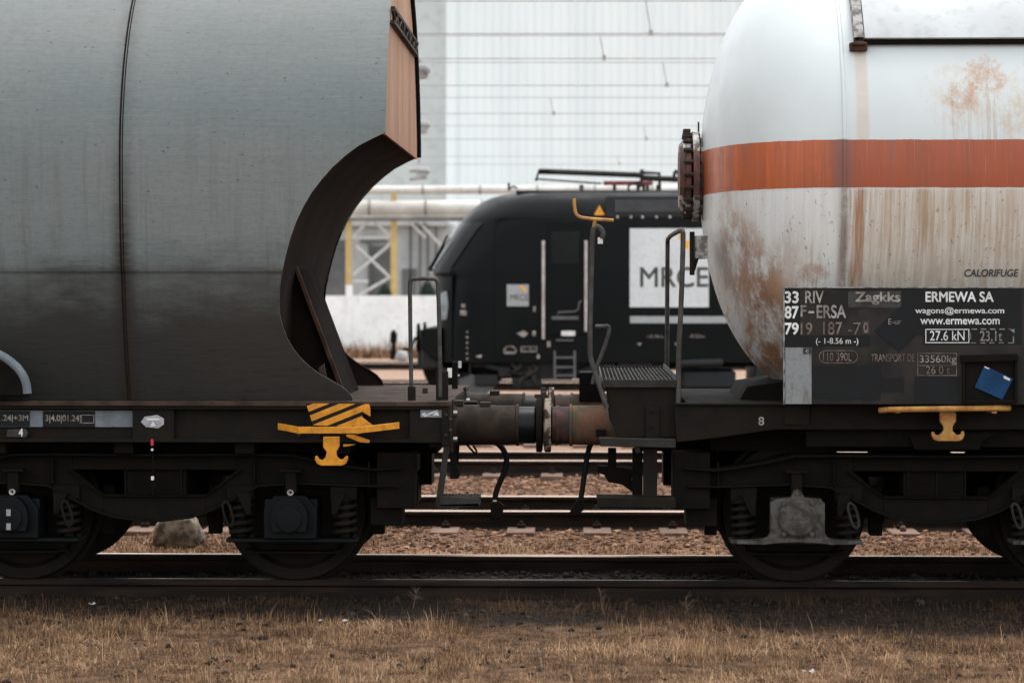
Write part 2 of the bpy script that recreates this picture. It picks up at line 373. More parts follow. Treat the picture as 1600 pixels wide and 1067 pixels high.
# ------------------------------------------------------------------ mesh building
WL = {}                                   # world position of every parent
class MB:
    def __init__(s): s.v = []; s.f = []; s.m = []; s.mi = 0; s.cuts = []
    def add(s, vs, fs):
        o = len(s.v); s.cuts.append((o, len(s.f)))
        s.v += [tuple(v) for v in vs]
        for f in fs: s.f.append([i + o for i in f]); s.m.append(s.mi)
        return s
    def box(s, x0, x1, y0, y1, z0, z1):
        vs = [(x, y, z) for x in (x0, x1) for y in (y0, y1) for z in (z0, z1)]
        return s.add(vs, [(0, 1, 3, 2), (4, 6, 7, 5), (0, 4, 5, 1), (2, 3, 7, 6), (0, 2, 6, 4), (1, 5, 7, 3)])
    def pbox(s, a, b, t, u, Y0, Y1):
        """box from a photo rectangle (left, right, top, bottom) standing on plane Y0, going back to Y1"""
        p, q = P(a, t, Y0), P(b, u, Y0)
        return s.box(p.x, q.x, Y0, Y1, q.z, p.z)
    def prism(s, pts, y0, y1):
        n = len(pts)
        vs = [(x, y0, z) for x, z in pts] + [(x, y1, z) for x, z in pts]
        fs = [list(range(n)), list(range(2 * n - 1, n - 1, -1))]
        fs += [(i, i + n, (i + 1) % n + n, (i + 1) % n) for i in range(n)]
        return s.add(vs, fs)
    def pprism(s, pts, Y0, Y1):
        q = [P(a, b, Y0) for a, b in pts]
        return s.prism([(p.x, p.z) for p in q], Y0, Y1)
    def xprism(s, pts, x0, x1):              # (y, z) outline along x
        n = len(pts)
        vs = [(x0, y, z) for y, z in pts] + [(x1, y, z) for y, z in pts]
        fs = [list(range(n)), list(range(2 * n - 1, n - 1, -1))]
        fs += [(i, i + n, (i + 1) % n + n, (i + 1) % n) for i in range(n)]
        return s.add(vs, fs)
    def strip(s, pts, t, y0, y1):            # plate following an (x, z) line, thickness t downwards
        for (a, b), (c, d) in zip(pts[:-1], pts[1:]):
            s.prism([(a, b), (c, d), (c, d - t), (a, b - t)], y0, y1)
        return s
    def ring(s, c, d, r, n):
        d = Vector(d).normalized()
        a = d.cross(Vector((0, 0, 1)))
        if a.length < 1e-3: a = d.cross(Vector((0, 1, 0)))
        a.normalize(); b = d.cross(a)
        return [Vector(c) + a * (r * math.cos(2 * math.pi * i / n)) + b * (r * math.sin(2 * math.pi * i / n)) for i in range(n)]
    def tube(s, pts, r, n=10, smooth=0, caps=True):
        pts = [Vector(p) for p in pts]
        for _ in range(smooth):
            q = [pts[0]]
            for a, b in zip(pts[:-1], pts[1:]): q += [a * .75 + b * .25, a * .25 + b * .75]
            pts = q + [pts[-1]]
        rs = r if isinstance(r, (list, tuple)) else [r] * len(pts)
        vs = []; d0 = None; ref = None
        for i, p in enumerate(pts):
            d = (pts[min(i + 1, len(pts) - 1)] - pts[max(i - 1, 0)]).normalized()
            if ref is None:
                ref = d.cross(Vector((0, 0, 1)))
                if ref.length < 1e-2: ref = d.cross(Vector((0, 1, 0)))
            ref = (ref - d * ref.dot(d)).normalized(); b = d.cross(ref)
            k = rs[i]
            vs += [p + ref * (k * math.cos(2 * math.pi * j / n)) + b * (k * math.sin(2 * math.pi * j / n)) for j in range(n)]
        fs = [(i * n + j, i * n + (j + 1) % n, (i + 1) * n + (j + 1) % n, (i + 1) * n + j) for i in range(len(pts) - 1) for j in range(n)]
        if caps: fs += [list(range(n))[::-1], [(len(pts) - 1) * n + j for j in range(n)]]
        return s.add(vs, fs)
    def ptube(s, pts, r, n=10, smooth=0): return s.tube([P(*p) for p in pts], r, n, smooth)
    def cyl(s, p, q, r, n=20, r2=None): return s.tube([p, q], [r, r if r2 is None else r2], n)
    def lathe(s, prof, org, axis, n=32):     # prof: (along axis, radius)
        vs = []
        for a, r in prof:
            for j in range(n):
                c, d = r * math.cos(2 * math.pi * j / n), r * math.sin(2 * math.pi * j / n)
                if axis == 'x': vs.append((org[0] + a, org[1] + c, org[2] + d))
                elif axis == 'y': vs.append((org[0] + c, org[1] + a, org[2] + d))
                else: vs.append((org[0] + c, org[1] + d, org[2] + a))
        k = len(prof)
        fs = [(i * n + j, i * n + (j + 1) % n, (i + 1) * n + (j + 1) % n, (i + 1) * n + j) for i in range(k - 1) for j in range(n)]
        fs += [list(range(n)), [(k - 1) * n + j for j in range(n)][::-1]]
        return s.add(vs, fs)
    def helix(s, c, r, w, z0, z1, turns, n=8):
        k = int(turns * 18)
        return s.tube([(c[0] + r * math.cos(2 * math.pi * turns * i / k), c[1] + r * math.sin(2 * math.pi * turns * i / k), z0 + (z1 - z0) * i / k) for i in range(k + 1)], w, n)
    def split(s, name, mats, parent=None, **kw):
        """every added piece becomes a mesh of its own"""
        out = []
        for i, (v0, f0) in enumerate(s.cuts):
            v1, f1 = s.cuts[i + 1] if i + 1 < len(s.cuts) else (len(s.v), len(s.f))
            q = MB(); q.v = s.v[v0:v1]; q.f = [[k - v0 for k in f] for f in s.f[f0:f1]]; q.m = s.m[f0:f1]
            out.append(q.build(name, mats, parent, **kw))
        return out
    def build(s, name, mats, parent=None, origin=None, bevel=0.0, ang=35, fix=True, solid=0.0):
        me = bpy.data.meshes.new(name)
        vs = np.array(s.v, dtype=float)
        o = Vector(origin) if origin is not None else Vector(((vs.min(0) + vs.max(0)) / 2).tolist())
        me.from_pydata((vs - np.array(o)).tolist(), [], s.f)
        for m in (mats if isinstance(mats, (list, tuple)) else [mats]): me.materials.append(M[m])
        me.polygons.foreach_set('material_index', s.m)
        if fix:
            b = bmesh.new(); b.from_mesh(me)
            bmesh.ops.recalc_face_normals(b, faces=b.faces); b.to_mesh(me); b.free()
        me.shade_smooth(); me.set_sharp_from_angle(angle=R(ang))
        ob = bpy.data.objects.new(name, me); C.objects.link(ob)
        WL[ob] = o
        if parent is not None:
            ob.parent = parent; ob.location = o - WL[parent]
        else: ob.location = o
        if solid:
            md = ob.modifiers.new('solidify', 'SOLIDIFY'); md.thickness = solid; md.offset = -1
            es = ob.modifiers.new('edge_split', 'EDGE_SPLIT'); es.split_angle = R(ang)
        if bevel:
            md = ob.modifiers.new('bevel', 'BEVEL'); md.width = bevel; md.segments = 2
            md.limit_method = 'ANGLE'; md.angle_limit = R(40)
        return ob

def thing(name, label, cat, loc, group=None):
    o = bpy.data.objects.new(name, None); C.objects.link(o)
    o.location = loc; WL[o] = Vector(loc); o.empty_display_size = 0.3
    o['label'] = label; o['category'] = cat
    if group: o['group'] = group
    return o
def tag(o, label, cat, group=None):
    o['label'] = label; o['category'] = cat
    if group: o['group'] = group
    return o
def kind(o, k): o['kind'] = k; return o
def copy_part(o, dx=0, dy=0, dz=0, parent=None):
    c = o.copy(); C.objects.link(c)
    if parent is not None: c.parent = parent
    c.location = o.location + Vector((dx, dy, dz)); WL[c] = WL[o] + Vector((dx, dy, dz))
    return c

def text(s, box, Y, m, parent, bold=0.0, rot=0.0, name='lettering', thick=0.0008, shear=0.0):
    """lettering fitted into a photo rectangle (left, top, right, bottom) on plane Y"""
    cu = bpy.data.curves.new('lettering', 'FONT'); cu.body = s; cu.extrude = 0.01; cu.shear = shear
    to = bpy.data.objects.new('lettering', cu); C.objects.link(to)
    bpy.context.view_layer.update()
    me = bpy.data.meshes.new_from_object(to.evaluated_get(bpy.context.evaluated_depsgraph_get()))
    bpy.data.objects.remove(to); bpy.data.curves.remove(cu)
    me.name = name
    vs = np.array([v.co for v in me.vertices])
    lo, hi = vs.min(0), vs.max(0)
    p, q = P(box[0], box[1], Y), P(box[2], box[3], Y)
    w, h = q.x - p.x, p.z - q.z
    if bold > 0:                              # heavier strokes: overprint, each pass a hair prouder
        bm = bmesh.new()
        for i, (dx, dy) in enumerate(((0, 0), (1, .3), (-1, -.3), (.4, -1), (-.4, 1))):
            k0 = len(bm.verts); bm.from_mesh(me); bm.verts.ensure_lookup_table()
            for v in bm.verts[k0:]: v.co += Vector((dx * bold, dy * bold, .0009 * i))
        bm.to_mesh(me); bm.free()
        vs = np.array([v.co for v in me.vertices]); lo, hi = vs.min(0), vs.max(0)
    c = Vector(((p.x + q.x) / 2, Y, (p.z + q.z) / 2))
    ca, sa = math.cos(rot), math.sin(rot)
    out = []
    for v in vs:
        x = ((v[0] - lo[0]) / (hi[0] - lo[0]) - .5) * w; z = ((v[1] - lo[1]) / (hi[1] - lo[1]) - .5) * h
        out.append((x * ca - z * sa, -(v[2] / 0.01) * thick, x * sa + z * ca))
    me.vertices.foreach_set('co', np.array(out).ravel())
    me.materials.clear(); me.materials.append(M[m]); me.update()
    ob = bpy.data.objects.new(name, me); C.objects.link(ob); WL[ob] = c
    ob.parent = parent; ob.location = c - WL[parent]
    return ob

def clip(poly, a, b, c):
    """keep the part of a polygon where a*x + b*y <= c"""
    out = []
    for i, p in enumerate(poly):
        q = poly[(i + 1) % len(poly)]
        fp, fq = a * p[0] + b * p[1] - c, a * q[0] + b * q[1] - c
        if fp <= 0: out.append(p)
        if fp * fq < 0:
            t = fp / (fp - fq); out.append((p[0] + t * (q[0] - p[0]), p[1] + t * (q[1] - p[1])))
    return out

# ================================================================== SETTING: ground and tracks
TRACKS = [16.75, 21.75, 27.9, 33.2, 37.9, 43.0, 50.4, 63.0]

def gz(x, y):
    pts = [(-50, -.30), (10, -.22), (13.6, -.175), (15.0, -.15), (15.8, -.13), (17.6, -.13), (18.4, -.17), (19.6, -.20), (20.6, -.165), (22.9, -.165), (24.5, -.21), (26.2, -.19), (29, -.185), (400, -.17)]
    for (a, b), (c, d) in zip(pts[:-1], pts[1:]):
        if a <= y <= c:
            z = b + (d - b) * (y - a) / (c - a); break
    else: z = -.3
    if y < 60:
        z += 0.022 * mnoise.noise(Vector((x * 0.9, y * 0.9, 0))) + 0.012 * mnoise.noise(Vector((x * 4, y * 4, 3)))
    return z

xs = np.concatenate([np.linspace(-300, -14, 14), np.linspace(-12, -5, 20), np.arange(-4.9, 5.0, 0.09), np.linspace(5, 12, 20), np.linspace(14, 300, 14)])
ys = np.concatenate([np.linspace(-200, 8, 12), np.arange(9, 12.4, 0.3), np.arange(12.5, 21, 0.07), np.arange(21, 30, 0.2), np.arange(30.5, 60, 2), np.linspace(62, 400, 16)])
gv = [(x, y, gz(x, y)) for y in ys for x in xs]
nx = len(xs)
gm = MB(); gm.add(gv, [(j * nx + i, j * nx + i + 1, (j + 1) * nx + i + 1, (j + 1) * nx + i) for j in range(len(ys) - 1) for i in range(nx - 1)])
kind(gm.build('ground', 'ground', origin=(0, 0, 0), ang=80), 'structure')

RAIL = [(-.075, -.172), (-.075, -.160), (-.02, -.146), (-.009, -.135), (-.009, -.052), (-.033, -.040), (-.036, -.034), (-.036, -.010), (-.028, 0), (-.006, .0004)]
RAIL = RAIL + [(-a, b) for a, b in RAIL[::-1]]
def rail(parent, y, worn=True):
    m = MB(); n = len(RAIL)
    m.xprism([(y + a, b) for a, b in RAIL], -70, 70)
    for k in ((7, 8, 9, 10, 11) if worn else (9,)): m.m[2 + k] = 1      # the running surface, narrower where rust has crept in
    return m.build('rail', ['rail_rust', 'rail_top'], parent, ang=25)
for ti, yc in enumerate(TRACKS):
    t = bpy.data.objects.new('railway_track', None); C.objects.link(t); t.location = (0, yc, -.17); WL[t] = Vector((0, yc, -.17)); kind(t, 'structure')
    rail(t, yc - .75, ti > 0); rail(t, yc + .75)
    if 0 < ti < 6:
        m = MB()
        m.mi = 0; m.box(-.12, .12, yc - 1.25, yc + 1.25, -.32, -.142)
        m.mi = 1
        for s in (-1, 1):
            for d in (-1, 1):
                yy = yc + s * .75 + d * .115
                m.box(-.035, .035, yy - .03, yy + .03, -.141, -.105)
                m.cyl((0, yy, -.11), (0, yy, -.08), .018, 8)
        off = {1: .13, 2: .32}.get(ti, 0)
        o = m.build('sleeper', ['sleeper', 'rail_rust'], t, bevel=.012)
        o.location.x += off - 6.5; WL[o].x += off - 6.5
        for k in range(1, 21): copy_part(o, dx=.65 * k)

# ================================================================== HOPPER WAGON
YC = 16.75
hop = thing('hopper_wagon', 'dark grey hopper wagon with curved sides and rusty overhanging end, left of the coupling', 'freight wagon', (X(240, YC), YC, 0), 'freight wagons on the nearest track')
def half(z):
    # tucked-in belly, lap joint at the fold line, round upper part
    if z >= 2.72: return math.sqrt(max(0, 2.25 - (z - 2.72) ** 2))
    a = 1.5 - .275 * ((2.72 - max(z, 1.2)) / 1.52) ** 2
    return a - (.012 if z <= 2.012 else .012 * (2.026 - z) / .014 if z < 2.026 else 0)
RIM = [(603, 207), (583, 216), (560, 228), (540, 243), (520, 261), (503, 280), (487, 301), (474, 323), (463, 346), (454, 371), (447, 397), (441, 425), (437, 450), (436, 472), (437, 492), (441, 510), (448, 528), (458, 545), (470, 560), (485, 574), (502, 586), (522, 597), (538, 607), (549, 618), (552, 630)]
rim = []
for px, py in RIM:
    Y = YC - 1.49
    for _ in range(5):
        p = P(px, py, Y); Y = YC - half(p.z)
    rim.append((p.x, p.z))
ZC, XE = rim[0][1], rim[0][0]               # the lower corner of the upright end wall
def xend(z):
    if z >= ZC: return XE
    for (a, b), (c, d) in zip(rim[:-1], rim[1:]):
        if d <= z <= b: return c + (a - c) * (z - d) / max(b - d, 1e-6)
    return rim[-1][0]
zs = sorted(set([2.012, 2.026, 1.2] + [round(z, 4) for _, z in rim if z > 1.2] + [round(v, 4) for v in np.linspace(1.25, 3.7, 40)] + [round(v, 4) for v in (3.8, 3.88, 3.95, 4.01, 4.06, 4.10, 4.14, 4.17, 4.20, 4.22)]))
zs = [z for z in zs if z >= 1.2]
XL = -9.0
m = MB()
rows = [(half(z), z, xend(z)) for z in zs]
line = [(YC - a, z, x) for a, z, x in rows] + [(YC + a, z, x) for a, z, x in rows[::-1][1:]]
vs = []
for y, z, x in line: vs += [(XL, y, z), (x, y, z)]
m.add(vs, [(2 * i, 2 * i + 1, 2 * i + 3, 2 * i + 2) for i in range(len(line) - 1)])
m.build('body_shell', 'hopper_paint', hop, ang=50, fix=False, solid=.01)
# far end closing plate out of view
m = MB(); m.add([(XL + .005, y, z) for y, z, x in line], [list(range(len(line)))]); m.build('rear_wall', 'hopper_paint', hop)
# upright end wall
up = [(y, z) for y, z, x in line if z >= ZC - .001]
m = MB(); q = [(y + (.012 if y < YC else -.012), z - .012) for y, z in up]
m.xprism(q, XE - .02, XE - .004)
m.build('end_wall', 'end_wall_rust', hop)
# lip along the far edge of the end wall
m = MB()
fl = [(y, z) for y, z in up if y > YC - .3]
m.tube([(XE + .004, y - .006, z) for y, z in fl], .022, 8)
m.build('end_lip', 'black_steel', hop)
# step beam across the end wall: two flats with zigzag lacing
m = MB(); pz0, pz1 = Z(8, 15.5, 610), Z(34, 15.5, 610)
za, zb = pz0 - .02, pz1 + .02
ya, yb = YC - half(zb) + .03, YC + half(zb) - .05
m.box(XE + .004, XE + .03, ya, yb, za, za + .022); m.box(XE + .004, XE + .03, ya, yb, zb - .022, zb)
k = 14
for i in range(k):
    y0, y1 = ya + (yb - ya) * i / k, ya + (yb - ya) * (i + 1) / k
    m.tube([(XE + .018, y0, zb if i % 2 else za), (XE + .018, y1, za if i % 2 else zb)], .011, 6)
for i in range(4):
    y0 = ya + (yb - ya) * (i + .5) / 4; m.box(XE - .006, XE + .03, y0 - .02, y0 + .02, zb, za)
m.build('end_step', 'brown_steel', hop)
# curved underside of the hood and the recessed wall below it
m = MB()
hv = [(x - .012, z) for x, z in rim if z <= ZC][:14]
hv.append((hv[-1][0] - .02, 1.19))
vs = []
for x, z in hv:
    a = half(max(z, 1.2)) - .014
    for j in range(9): vs.append((x, YC - a + 2 * a * j / 8, z))
m.add(vs, [(i * 9 + j, i * 9 + j + 1, i * 9 + 10 + j, i * 9 + 9 + j) for i in range(len(hv) - 1) for j in range(8)])
m.build('end_hood', 'hood_brown', hop, ang=40)
# outlet chute with its sloping end sheet and corner flange
m = MB(); m.pprism([(449, 380), (538, 619), (380, 619), (380, 380)], 16.15, 17.2)
m.build('outlet_chute', 'chute_brown', hop)
m = MB(); m.pprism([(448, 390), (454, 390), (541, 619), (534, 619)], 16.10, 16.145)
m.build('chute_flange', 'rust', hop, bevel=.004)
m = MB(); m.pprism([(497, 575), (506, 568), (513, 606), (508, 606)], 15.7, 15.73)
m.build('chute_gusset', 'deck_brown', hop)
# inner faces of the two wing plates
for sg_ in (-1, 1):
    m = MB(); vs = []
    for x, z in rim[8:]:
        a = half(max(z, 1.2)) - .016
        vs += [(x - .9, YC + sg_ * a, max(z, 1.199)), (x - .004, YC + sg_ * a, max(z, 1.199))]
    m.add(vs, [(2 * i, 2 * i + 1, 2 * i + 3, 2 * i + 2) for i in range(len(vs) // 2 - 1)])
    m.build('wing_lining', 'hood_brown', hop, ang=60)
# far wing plate stiffener seen along the lower rim
pts = [(x, z) for x, z in rim[11:]]
for sg_ in (-1, 1):
    m = MB(); vs = []
    for x, z in pts:
        h_ = half(max(z, 1.2)); vs += [(x, YC + sg_ * h_, z), (x, YC + sg_ * (h_ - .03), z)]
    m.add(vs, [(2 * i, 2 * i + 1, 2 * i + 3, 2 * i + 2) for i in range(len(pts) - 1)])
    m.build('rim_edge', 'brown_steel', hop)
# welded ring
m = MB(); xs0 = X(187, 15.25)
m.tube([(xs0, y, z) for y, z, x in line], .006, 8); m.tube([(xs0 + .016, y, z) for y, z, x in line], .0035, 6)
m.build('weld_ring', 'dark_steel', hop, ang=60)
# grey arched tube at the left edge
arc = [(-75 + 118 * math.sin(t), 616 - 78 * math.cos(t) ** .9) for t in np.linspace(-math.pi / 2 + .01, math.pi / 2 - .01, 25)]
m = MB(); m.ptube([(a, b, 15.2) for a, b in arc], .027, 10)
m.build('bent_tube', 'panel_blue', hop)
m = MB(); m.pprism([(-75 + (a + 75) * .93, 618 - (616 - b) * .9) for a, b in arc], 15.3, 15.75); m.build('dark_hatch', 'black_steel', hop)

# deck, solebar and headstock
x1 = X(703, 15.45)
m = MB(); m.box(XL, x1, 15.42, 18.08, 1.168, 1.198); m.build('deck', 'deck_brown', hop, bevel=.004)
m = MB()
m.box(XL, x1, 15.50, 15.53, .94, 1.166)
m.box(XL, x1, 15.435, 15.50, 1.146, 1.166); m.box(XL, x1, 15.45, 15.50, .934, .956)
m.pbox(207, 272, 635, 690, 15.455, 15.50); m.pbox(478, 500, 635, 690, 15.47, 15.50); m.pbox(640, 703, 635, 692, 15.455, 15.50)
m.box(XL, x1, 17.97, 18.0, .94, 1.166)
m.build('solebar', 'dark_steel', hop, bevel=.004)
m = MB(); m.box(x1 - .14, x1, 15.53, 17.97, .90, 1.166); m.pbox(690, 702, 636, 697, 15.43, 15.453)
m.build('headstock', 'dark_steel', hop, bevel=.006)
m = MB(); m.box(XL, x1 - .14, 16.45, 17.05, .80, 1.166); m.box(-5, X(560, YC), 15.9, 17.6, .84, 1.0)
for px in (60, 245, 420, 560): m.box(X(px, YC) - .06, X(px, YC) + .06, 15.53, 17.97, .86, 1.166)
m.build('centre_sill', 'black_steel', hop)
# upper rail of deck behind the end (far sill seen over the deck)
m = MB(); m.pbox(566, 706, 604, 613, 17.9, 17.96); m.pbox(660, 668, 606, 628, 16.6, 16.66)
m.split('deck_kerb', 'brown_steel', hop, bevel=.004)
m = MB(); m.pbox(-40, 207, 641, 667, 15.485, 15.499); pn = m.build('data_panel', 'panel_blue', hop)
m = MB(); m.pbox(-30, 46, 642, 666, 15.478, 15.484); lb = m.build('data_plate', 'sign_black', pn)
m = MB(); m.pbox(67, 148, 642, 667, 15.478, 15.484); lb2 = m.build('data_plate', 'sign_black', pn)
text('1.24|+3M', (-2, 648, 44, 660), 15.4765, 'faded_mark', pn, .01)
text('3|4.0|01.24|', (71, 648, 126, 661), 15.4765, 'faded_mark', pn, .01)
def frame_lines(px0, py0, px1, py1, Y, w, m_, parent, name='marking_frame', dash=False):
    m = MB()
    m.pbox(px0, px1, py0, py0 + w, Y, Y + .001); m.pbox(px0, px1, py1 - w, py1, Y, Y + .001)
    m.pbox(px0, px0 + w, py0 + w, py1 - w, Y, Y + .001); m.pbox(px1 - w, px1, py0 + w, py1 - w, Y, Y + .001)
    return m.build(name, m_, parent)
frame_lines(127, 648, 147, 661, 15.4765, .8, 'faded_mark', pn)
m = MB(); m.pprism([(12, 671), (40, 670), (44, 676), (40, 683), (10, 682)], 15.444, 15.449); st = m.build('sticker', 'patch_grey', hop)
text('4', (29, 669, 36, 682), 15.4425, 'white_mark', st, .02)
m = MB(); m.pprism([(220, 659), (226, 651), (246, 648), (256, 654), (256, 663), (247, 669), (228, 667)], 15.448, 15.4535); st = m.build('lifting_sticker', 'sticker_grey', hop)
m = MB(); m.pbox(229, 249, 653.5, 656.5, 15.446, 15.4478); m.pprism([(239, 657.6), (244, 666), (234, 666)], 15.446, 15.4478); m.build('symbol', 'white_mark', st)
m = MB(); m.mi = 0; m.ptube([(236, 684, 15.44), (237, 690, 15.42), (239, 720, 15.45), (240, 748, 15.5), (242, 762, 15.5)], .004, 6, 1)
m.mi = 1; m.pbox(235.5, 239.5, 686, 696, 15.40, 15.42); m.mi = 2; m.pbox(236, 240, 744, 750, 15.44, 15.46); m.pbox(236, 239, 701, 704, 15.41, 15.43)
m.build('tagged_wire', ['black_steel', 'red_plastic', 'white_mark'], hop)
# warning plate with diagonal stripes
plate = [(478, 630), (577, 631), (571, 643), (553, 667), (489, 664)]
m = MB(); m.pprism(plate, 15.418, 15.426); hz = m.build('warning_plate', 'black_paint', hop)
m = MB()
for i in range(-6, 9):
    c = 648 + i * 16.6 + .40 * 528                      # lines y + .40 x = c
    q = clip(clip(plate, .40, 1, c + 10.2), -.40, -1, -c)
    if len(q) > 2: m.pprism(q, 15.4155, 15.4175)
m.split('stripe', 'yellow', hz)
m = MB()
m.pprism([(572, 634), (578, 633), (579, 651), (567, 644)], 15.40, 15.41)
m.pprism([(560, 655), (565, 651), (582, 664), (572, 668), (552, 667)], 15.36, 15.37)
m.pprism([(541, 679), (553, 679), (578, 688), (577, 692), (563, 691), (541, 682)], 15.36, 15.37)
m.pprism([(536, 694), (556, 694), (545, 697), (536, 698)], 15.36, 15.37)
m.split('yellow_bracket', 'yellow', hop, bevel=.002)
def bar(m, pts, hpx, t=.018):
    """flat bar on edge through (px, py, Y) points"""
    q = [P(*p) for p in pts]; hh = hpx * 15.3 / F / 2
    vs = []
    for p in q: vs += [(p.x, p.y, p.z - hh), (p.x, p.y, p.z + hh), (p.x, p.y + t, p.z + hh), (p.x, p.y + t, p.z - hh)]
    fs = []
    for i in range(len(q) - 1):
        for j in range(4): fs.append((i * 4 + j, i * 4 + (j + 1) % 4, i * 4 + 4 + (j + 1) % 4, i * 4 + 4 + j))
    fs += [(0, 1, 2, 3), tuple(range(4 * len(q) - 4, 4 * len(q)))]
    return m.add(vs, fs)
m = MB(); bar(m, [(434, 666, 15.42), (466, 672, 15.26), (562, 672, 15.26), (624, 664.5, 15.42)], 10.5)
for px in (466, 556): m.box(X(px, 15.3), X(px, 15.3) + .02, 15.27, 15.45, 1.0, 1.03)
m.build('yellow_bar', 'yellow', hop, bevel=.003)
HOOK = [(622, 222), (712, 222), (712, 275), (694, 305), (698, 332), (716, 350), (734, 345), (746, 330), (757, 328), (760, 345), (748, 372), (724, 382), (610, 382), (588, 372), (576, 348), (577, 330), (588, 328), (598, 345), (616, 353), (636, 335), (642, 305), (622, 280)]
m = MB(); m.pprism([(330 + a * .2811, 620 + b * .2811) for a, b in HOOK], 15.30, 15.335)
p = P(517, 690, 15.335); m.box(p.x - .03, p.x + .03, 15.335, 15.45, p.z - .03, p.z + .02)
hk = m.build('double_hook', 'yellow', hop, bevel=.004)
m = MB(); m.pprism([(462, 676), (470, 677), (468, 681), (462, 680)], 15.44, 15.449); m.build('paint_splash', 'patch_grey', hop)
m = MB(); m.pbox(657, 690, 636, 652, 15.447, 15.4535); ic = m.build('crane_plate', 'panel_blue', hop)
m = MB()
for pts in ([(661, 649), (683, 640), (685, 642), (664, 651)], [(666, 650), (672, 650), (670, 646)], [(676, 649), (686, 649), (684, 642), (681, 642)], [(659, 647), (664, 644), (665, 646), (660, 649)]):
    m.pprism(pts, 15.445, 15.4465)
m.build('symbol', 'white_mark', ic)
# bow-shaped handrail and end brackets
m = MB(); m.ptube([(643, 620, 15.6), (641.5, 540, 15.6), (640.5, 460, 15.6), (640.5, 437, 15.6), (648, 435.5, 15.6), (675, 435.5, 15.6), (684, 437, 15.6), (685, 460, 15.6), (687, 540, 15.6), (688, 620, 15.6)], .0135, 12, 2)
hr = m.build('handrail', 'rail_grey', hop)
m = MB(); m.pbox(637, 649, 604, 628, 15.58, 15.62); m.pbox(681, 700, 580, 628, 15.60, 15.64); m.split('handrail_socket', 'dark_steel', hop, bevel=.004)
m = MB(); m.pbox(706, 715, 565, 616, 17.4, 17.45); m.pprism([(700, 612), (720, 610), (727, 604), (727, 610), (718, 616), (700, 618)], 17.3, 17.5); m.build('lamp_bracket', 'dark_steel', hop, bevel=.004)
m = MB(); m.pbox(699, 706, 575, 590, 15.62, 15.63); m.split('reflector', 'white_mark', hop)
m = MB(); m.pbox(716, 721, 564, 575, 17.42, 17.43); m.pbox(715, 718, 585, 588, 17.42, 17.43); m.split('reflector', 'white_mark', hop)

def buffer(parent, y, xa, xb, xc, xd, mats, style):
    """mount at xa, stock to xb, plunger to xc, head face at xd (all world x); returns the stock"""
    s = 1 if xd > xa else -1
    z = 1.025
    m = MB()
    m.box(min(xa, xa + s * .03), max(xa, xa + s * .03), y - .17, y + .17, z - .17, z + .17)
    a0 = xa + s * .03
    m.lathe([(0, .150), (s * .02, .133), (xb - a0 - s * .02, .128), (xb - a0 - s * .02, .136), (xb - a0, .136), (xb - a0, .06)], (a0, y, z), 'x', 40)
    if style == 'left': m.box((xa + xb) / 2 - .03, (xa + xb) / 2 + .04, y - .05, y + .05, z + .12, z + .15)
    st = m.build('buffer', mats[0], parent, bevel=.003)
    m = MB(); m.lathe([(0, .121), (xc - xb - s * .01, .121), (xc - xb, .10)], (xb, y, z), 'x', 40)
    if style == 'right': m.lathe([(s * -.055, .108), (s * -.055, .128), (s * -.03, .128), (s * -.03, .108)], (xc, y, z), 'x', 40)
    m.build('plunger', mats[1], st)
    m = MB(); m.lathe([(0, .15), (0, .175), (xd - xc - s * .012, .178), (xd - xc - s * .003, .165), (xd - xc, .05)], (xc, y, z), 'x', 48)
    m.build('buffer_head', mats[2], st)
    m = MB()
    for dz in (-.085, .085):
        for dy in (-.13, .13): m.cyl((xa + s * .03, y + dy, z + dz), (xa + s * .055, y + dy, z + dz), .018, 6)
    m.split('bolt', 'chrome' if style == 'left' else 'dark_steel', st)
    return st
YN, YF = YC - .875, YC + .875
XB = [X(v, YN) for v in (703, 811, 838, 848.5)]
for y in (YN, YF): buffer(hop, y, *XB, ('buffer_brown', 'plunger_black', 'black_steel'), 'left')
m = MB()
m.pbox(846, 853, 612, 626, YN + .02, YN + .08); m.pbox(835, 848, 616, 622, YN + .05, YN + .1); m.pbox(706, 724, 626, 634, YN - .05, YN + .1)
for a, b in ((704, 655), (704, 672), (697, 648), (697, 680)): m.cyl(P(a, b, 15.43), P(a, b, 15.43) + Vector((0, -.016, 0)), .012, 6)
m.split('end_fitting', 'brown_steel', hop, bevel=.004)
# draw hook, brake hose, step, hanging levers
m = MB(); m.box(x1, x1 + .12, YC - .12, YC + .12, .93, 1.14); m.tube([(x1 + .1, YC, 1.04), (x1 + .25, YC, 1.04), (x1 + .33, YC, 1.0), (x1 + .32, YC, .95), (x1 + .26, YC, .93)], .04, 10, 2)
for d in (-.06, .06): m.tube([(x1 + .26, YC + d, 1.0), (x1 + .55, YC + d, .96), (x1 + .95, YC + d, 1.02)], .018, 8, 1)
m.build('screw_coupling', 'dark_steel', hop)
m = MB(); m.ptube([(735, 676, 16.1), (762, 684, 16.1), (781, 694, 16.1), (791, 710, 16.1), (792, 727, 16.1), (784, 747, 16.1), (775, 767, 16.1), (773, 784, 16.1), (774, 796, 16.1)], .0195, 10, 2)
m.mi = 1; m.ptube([(774, 786, 16.1), (775, 812, 16.1)], .03, 10); m.pprism([(766, 786), (780, 784), (787, 790), (785, 806), (774, 812), (767, 806)], 16.06, 16.12)
m.mi = 2; m.pbox(770, 776, 781, 783.5, 16.06, 16.09)
m.build('brake_hose', ['black_rubber', 'black_steel', 'chrome'], hop)
m = MB(); m.mi = 0
m.pprism([(694, 692), (702, 692), (697, 740), (692, 775), (691, 792), (680, 792), (682, 774), (687, 740)], 15.5, 15.53)
m.pprism([(684, 788), (749, 786), (749, 791), (684, 793)], 15.44, 15.7)
